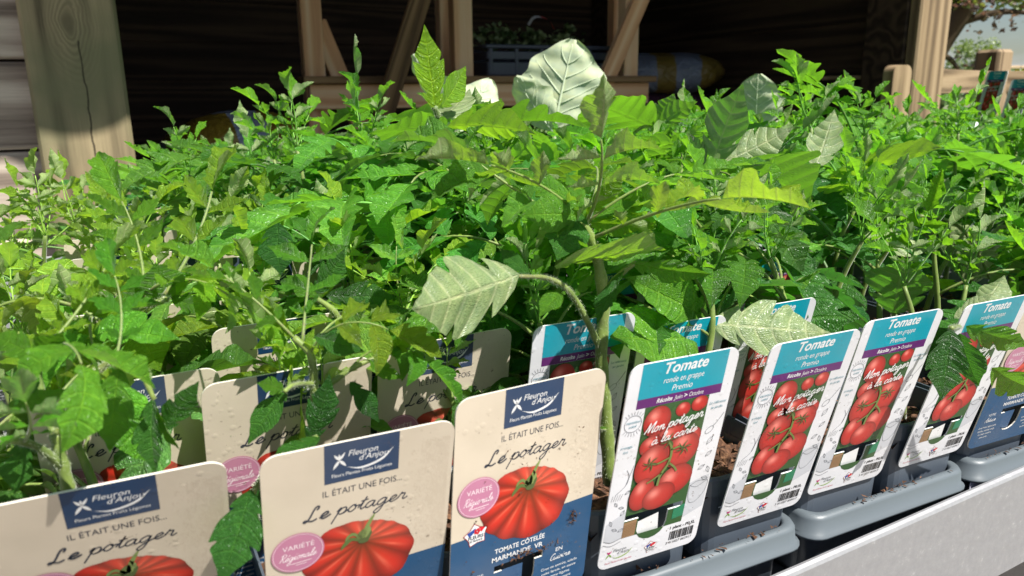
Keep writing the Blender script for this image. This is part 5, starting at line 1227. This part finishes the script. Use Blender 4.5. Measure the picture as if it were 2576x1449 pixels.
for (b, t, w, ro, k, c) in (((722, 980), (614, 1112), .42, 15, 4, MD), ((778, 1112), (846, 958), .42, 20, 5, DK), ((715, 980), (650, 960), .45, 20, 6, BR), ((880, 960), (960, 1060), .45, 15, 7, DK), ((930, 905), (1010, 960), .45, 20, 8, BR), ((790, 845), (915, 882), .45, 20, 9, MD), ((970, 890), (1040, 850), .5, 30, 1, YG), ((760, 1110), (690, 1150), .4, 20, 3, MD)): hero_leaf(h, (*b, .322), (*t, .312), w, ro, k, c)
h = hero(900, 880, .42, 'tomato seedling with flat grey green leaflets beside the third row card')
hero_stem(h, [(870, 930, .42), (850, 800, .41), (780, 740, .41)], .0024, .0014)
for (b, t, w, ro, k, c) in (((820, 745), (998, 745), .48, 30, 2, MD), ((790, 740), (880, 640), .5, 25, 5, MD), ((800, 740), (720, 700), .5, 20, 7, BR), ((850, 790), (830, 900), .5, 20, 1, DK), ((700, 560), (690, 690), .7, 10, 0, DK)): hero_leaf(h, (*b, .41), (*t, .40), w, ro, k, c)

sr = random.Random(91)
def spill(label, spots, kinds, colr):
    h_ = [o for o in bpy.data.objects if o.get('label') == label][0]; O = Vector(h_.location)
    for (px, py, Y, az, el, ln) in spots:
        M = Matrix.Translation(onY(px, py, Y) - O) @ Matrix.Rotation(R(az), 4, 'Z') @ Matrix.Rotation(-R(el), 4, 'Y') @ Matrix.Rotation(sr.uniform(-.5, .5), 4, 'X') @ Matrix.Scale(ln, 4)
        k = sr.choice(kinds); add_leaf(h_, k, sr.randrange(len(PLANS[k])), M, tuple(c * sr.uniform(.85, 1.2) for c in sr.choice(colr)), True)
spill('drooping forked tomato seedling behind the lowest beige card', [(100, 905, .33, -60, 30, .06), (95, 900, .33, 30, 35, .065), (120, 1040, .325, 40, 40, .05), (60, 1112, .312, -70, 25, .055), (290, 908, .312, 60, 50, .045)], ['small', 'young'], [YG, BR])
spill('seedling with thick pale arched stalk and heart shaped leaf among beige cards', [(245, 870, .41, -80, 40, .09), (320, 790, .40, -40, 45, .08), (400, 760, .39, 20, 45, .08), (280, 830, .405, 150, 40, .09), (360, 775, .395, 70, 60, .07)], ['small', 'young'], [BR, YG])
spill('small tomato seedling leaning across the half covered beige card', [(780, 890, .33, -30, 45, .055), (760, 865, .333, 60, 50, .06), (745, 855, .335, 160, 45, .06), (880, 930, .326, -10, 30, .05)], ['small', 'young'], [BR, MD, YG])
spill('tall tomato plant with thick hairy stem rising between beige and teal cards', [(1475, 560, .345, a_, 35, .085) for a_ in (-100, -30, 40, 110, 190)] + [(1490, 600, .345, a_, 20, .10) for a_ in (-60, 60, 170)], ['young', 'big'], [BR, YG])
spill('tallest tomato plant, one glowing leaflet pointing straight up', [(1180, 480, .565, a_, 25, .13) for a_ in (-150, -60, 30, 120)] + [(1215, 590, .57, a_, 20, .14) for a_ in (-120, 0, 90)], ['big'], [MD, BR])
spill('tomato plant with purplish stalk and lifted leaflets standing highest on the teal side', [(1600, 585, .53, a_, 30, .13) for a_ in (-120, -30, 70, 160)] + [(1700, 490, .51, a_, 35, .12) for a_ in (-90, 40)], ['big'], [MD, BR, YG])
for (ax, ay, bx, by, hw_, dz) in ((580, 975, 760, 935, 36, .40), (1400, 880, 1540, 850, 50, .44), (600, 870, 680, 860, 30, .5), (1180, 890, 1230, 880, 25, .47), (1330, 770, 1400, 760, 30, .6), (560, 650, 620, 645, 26, .8), (2492, 200, 2512, 290, 18, 2.0), (2405, 275, 2420, 278, 20, 1.9), (2558, 230, 2565, 300, 18, 2.0), (2272, 175, 2272, 280, 22, 1.6), (2335, 100, 2320, 260, 24, 2.0), (460, 330, 690, 335, 26, 2.1), (1440, 120, 1392, 290, 70, 1.08), (1905, 205, 1960, 290, 30, 1.15), (1690, 200, 1700, 210, 40, 2.4), (220, 300, 240, 440, 40, 1.6), (345, 580, 400, 568, 24, .95), (515, 472, 590, 462, 14, 1.3), (395, 660, 560, 640, 26, .62), (600, 700, 720, 690, 20, .58)): GUARD.append((ax, ay, bx, by, hw_, dz))
# ------------------------------------------------------------------ broad leaved cabbages behind the tomatoes
MAT['cabrib'] = plain('cabbage_rib', (.62, .70, .50), .5, .4, .08, 20)
def cabbage_leaf(rnd, wid):
    V = []; F = []; U = []; ns, nt = 22, 7; ph = rnd.uniform(0, 6)
    for i in range(ns + 1):
        s = i / ns
        for j in range(-nt, nt + 1):
            t = j / nt; w = wid * (math.sin(math.pi * min(.999, s ** .85 * .97 + .015)) ** .72) * (1 + .06 * math.sin(s * 21 + ph + (t > 0))) * (1 if s > .0 else .3)
            y = t * w; z = .30 * y * y / wid + .02 * math.sin(t * 7 + s * 11 + ph) * abs(t) + .10 * s * s + .012 * math.cos(s * 26) * min(1, abs(t) * 3)
            V.append((s + .25 * abs(y) * (1 - s), y, z)); U.append((s, .5 + t / 2))
    m_ = 2 * nt + 1
    for i in range(ns):
        for j in range(m_ - 1): F.append([i * m_ + j, (i + 1) * m_ + j, (i + 1) * m_ + j + 1, i * m_ + j + 1])
    g = [(V, F)]
    def pt(s, t):
        i = min(ns - 1, int(s * ns)); f = s * ns - i; j = (t + 1) * nt; j0 = min(2 * nt - 1, int(j)); q = j - j0
        A = Vector(V[i * m_ + j0]).lerp(Vector(V[i * m_ + j0 + 1]), q); B = Vector(V[(i + 1) * m_ + j0]).lerp(Vector(V[(i + 1) * m_ + j0 + 1]), q); return A.lerp(B, f) - Vector((0, 0, .004))
    g.append(tube_geo([pt(s_ / 20, 0) for s_ in range(0, 20)], [.016 * (1 - s_ / 20) + .002 for s_ in range(0, 20)], 6))
    for s0 in (.12, .26, .40, .55, .70):
        for sd in (-1, 1):
            L_ = .30 + rnd.uniform(-.04, .06); s1 = s0 + rnd.uniform(-.03, .03)
            g.append(tube_geo([pt(min(.97, s1 + L_ * k / 6 * .8), sd * .86 * k / 6) for k in range(7)], [.006 * (1 - k / 7) + .001 for k in range(7)], 5))
    V2, F2 = join(*g); me = mesh('cabbage_leaf', V2, F2, True, U + [(.5, .5)] * (len(V2) - len(V))); me.materials.append(MAT['cabbage']); me.materials.append(MAT['cabrib'])
    me.polygons.foreach_set('material_index', [0] * len(F) + [1] * (len(F2) - len(F))); return me
cbr = random.Random(15); CAB = [cabbage_leaf(cbr, w) for w in (.40, .44, .36)]
def cab_leaf(root, base, tip, wid, roll, k, c):
    O = Vector(root.location); a, b = onY(*base), onY(*tip); x = b - a; L_ = x.length; x.normalize(); v = (CAM - (a + b) / 2).normalized(); n0 = (v - x * v.dot(x)).normalized(); n = Quaternion(x, R(roll)) @ n0; y = n.cross(x)
    me = CAB[k % 3]; wy = max(q.co.y for q in me.vertices) * 2; M = Matrix((x * L_, y * (wid * L_ / wy), n * L_)).transposed().to_4x4(); M.translation = a - O; link('leaf', me, None, root, M, c)
CC = (.10, .17, .075)
def cabbage(px, Y, label, leaves):
    p = onY(px, 330, Y); e = empty('cabbage_plant', (p.x, p.y, SOIL_Z)); tag(e, label, 'cabbage plant'); q = onY(px, 330, Y) - Vector(e.location)
    g = tube_geo([(0, 0, -.01), (.004, 0, q.z * .5), (0, 0, q.z)], [.006, .005, .004], 8); link('stem', mesh('stem', *g, True), MAT['stem'], e, None, (.3, .36, .2))
    for l in leaves: cab_leaf(e, *l, CC)
    return e
cabbage(1395, 1.12, 'cabbage plant with broad pale green sunlit leaf standing behind the tomatoes', [((1392, 325, 1.12), (1442, 98, 1.10), 1.0, 176, 0), ((1390, 330, 1.12), (1290, 200, 1.14), .7, 150, 1), ((1400, 330, 1.13), (1520, 260, 1.16), .6, 40, 2)])
cabbage(1150, 1.16, 'cabbage plant with dark green folded leaf behind the tallest tomato', [((1145, 330, 1.16), (1020, 150, 1.18), .62, 120, 1), ((1150, 330, 1.16), (1235, 190, 1.18), .75, 165, 0)])
cabbage(1925, 1.22, 'cabbage plant with drooping glossy pale leaf before the compost pile', [((1900, 330, 1.22), (1905, 190, 1.20), .95, 170, 2), ((1910, 330, 1.22), (2010, 285, 1.20), .6, 60, 1)])

# ------------------------------------------------------------------ raised black tray with two cards, price card, white pot at the far end
a = onD(2400, 330, 2.3); zt2 = onD(2470, 318, 2.3).z
bx_ = crate('black_tray', a.x + .02, a.x + .50, a.y - .25, a.y + .05, TS + .001, max(.05, zt2 - TS), MAT['black'], 'black slatted tray raised at the far end of the table')
for (px, py, D, yaw, l) in ((2486, 180, 2.25, R(-108), 'faded teal card standing in the black tray'), (2546, 200, 2.2, R(-112), 'faded teal card at the very end behind the black tray')):
    p = onD(px, py, D); card('premio', p.x, p.y, p.z, R(-10), yaw, l, 'cards at the far end', full=False)
def price(px, py, D, sz, colr, name, label, rot):
    p = onD(px, py, D); e = empty(name, (p.x, p.y, TS)); tag(e, label, 'price card'); q = p - Vector(e.location); face = (CAM - p); face.z = 0; face.normalize(); x = Vector((0, 0, 1)).cross(face).normalized()
    M = Matrix((x, -face, Vector((0, 0, 1)))).transposed().to_4x4(); M.translation = q
    V, F = box_geo(sz, .0012, sz * .8, .0004); link('card', mesh('card', V, F), plain('cream_card', colr, .6, .3, .03), e, M @ Matrix.Rotation(rot, 4, 'Y'))
    g = tube_geo([(0, .004, -.002), (0, .004, q.z)], [.002, .002], 6); link('stake', mesh('stake', *g), MAT['black'], e)
price(2410, 277, 2.1, .050, S(246, 236, 200), 'price_card', 'tilted cream price card on a stake near the fence post', R(-28))
p = onD(2415, 312, 1.9); wp = empty('white_pot', (p.x, p.y, TS + .002)); tag(wp, 'white upturned plant pot near the cream price card', 'pot')
hh = p.z - TS + .012; link('body', mesh('body', *loft([(.045, .045, .03, 0), (.030, .030, .024, hh - .004), (.026, .026, .02, hh)], 5), True), plain('white_plastic', S(236, 238, 240), .4), wp)
link('base', mesh('base', [(x, y, hh) for x, y in rrect(.026, .026, .02, 5)], [list(range(24))]), bpy.data.materials['white_plastic'], wp)
# ------------------------------------------------------------------ rows of seedlings
pr = random.Random(77)
GM, GP, GN = 'young tomato plants behind the beige cards', 'tall tomato plants behind the teal cards', 'tomato plants at the far end of the table'
LM = {0: 'pale curly tomato seedling in the rows of beige cards', 1: 'dark green bushy tomato plant in the rows of teal cards', 2: 'green tomato plant in the rows past the navy card'}
nrow = 15; count = 0
ORD = 'first second third fourth fifth sixth seventh eighth ninth tenth eleventh twelfth thirteenth fourteenth last'.split()
for r in range(nrow):
    y = ROW0 + RP * r
    xl = -.17 if y < .62 else (-.10 if y < .9 else -.10 + (y - .9) * .36); xr = min(3.0, 1.85 * y + .12)
    n0 = int(math.floor((xl - FX[0]) / CP)); k = n0
    while True:
        x = .153 + (k - 4) * CP; k += 1
        if x > xr: break
        if x < xl or (r == 0 and x < -.12): continue
        xx, yy = x + pr.uniform(-.012, .012), y + pr.uniform(-.012, .012)
        z_ = 0 if x < .20 - .02 * r else (1 if x < .50 + .25 * r else 2); variety = ('marmande', 'premio', 'noire')[z_]
        lab = LM[z_] + ', ' + ORD[r] + ' row from the rail'; grp = (GM, GP, GN)[z_]
        if z_ == 0: H = pr.uniform(.070, .105)
        else: H = pr.uniform(.082, .148)
        split = r <= 1
        if r > 7 and x < .45: H *= .68
        elif pr.random() < .18 and r > 1: H *= 1.22
        if .25 < x < .95 and 1 < r < 5: H += .018
        if r > 6 and x >= .45: H *= .74
        if x > 1.1 and r > 3: H *= .78
        if r == 0: H *= .80
        if x > .42 and r < 3: H *= .8
        plant(xx, yy, variety, H, pr, split, nleaf=(6 if z_ == 0 else (8 if r < 9 else 7)), spread=(1.0 if z_ else 1.0) * (.8 if r == 0 else 1), label=lab, group=grp, amin=(.25 if r == 0 else None), lean=(pr.uniform(-.03, .03), pr.uniform(.0, .03)) if r == 0 else None)
        count += 1
print('plants', count)
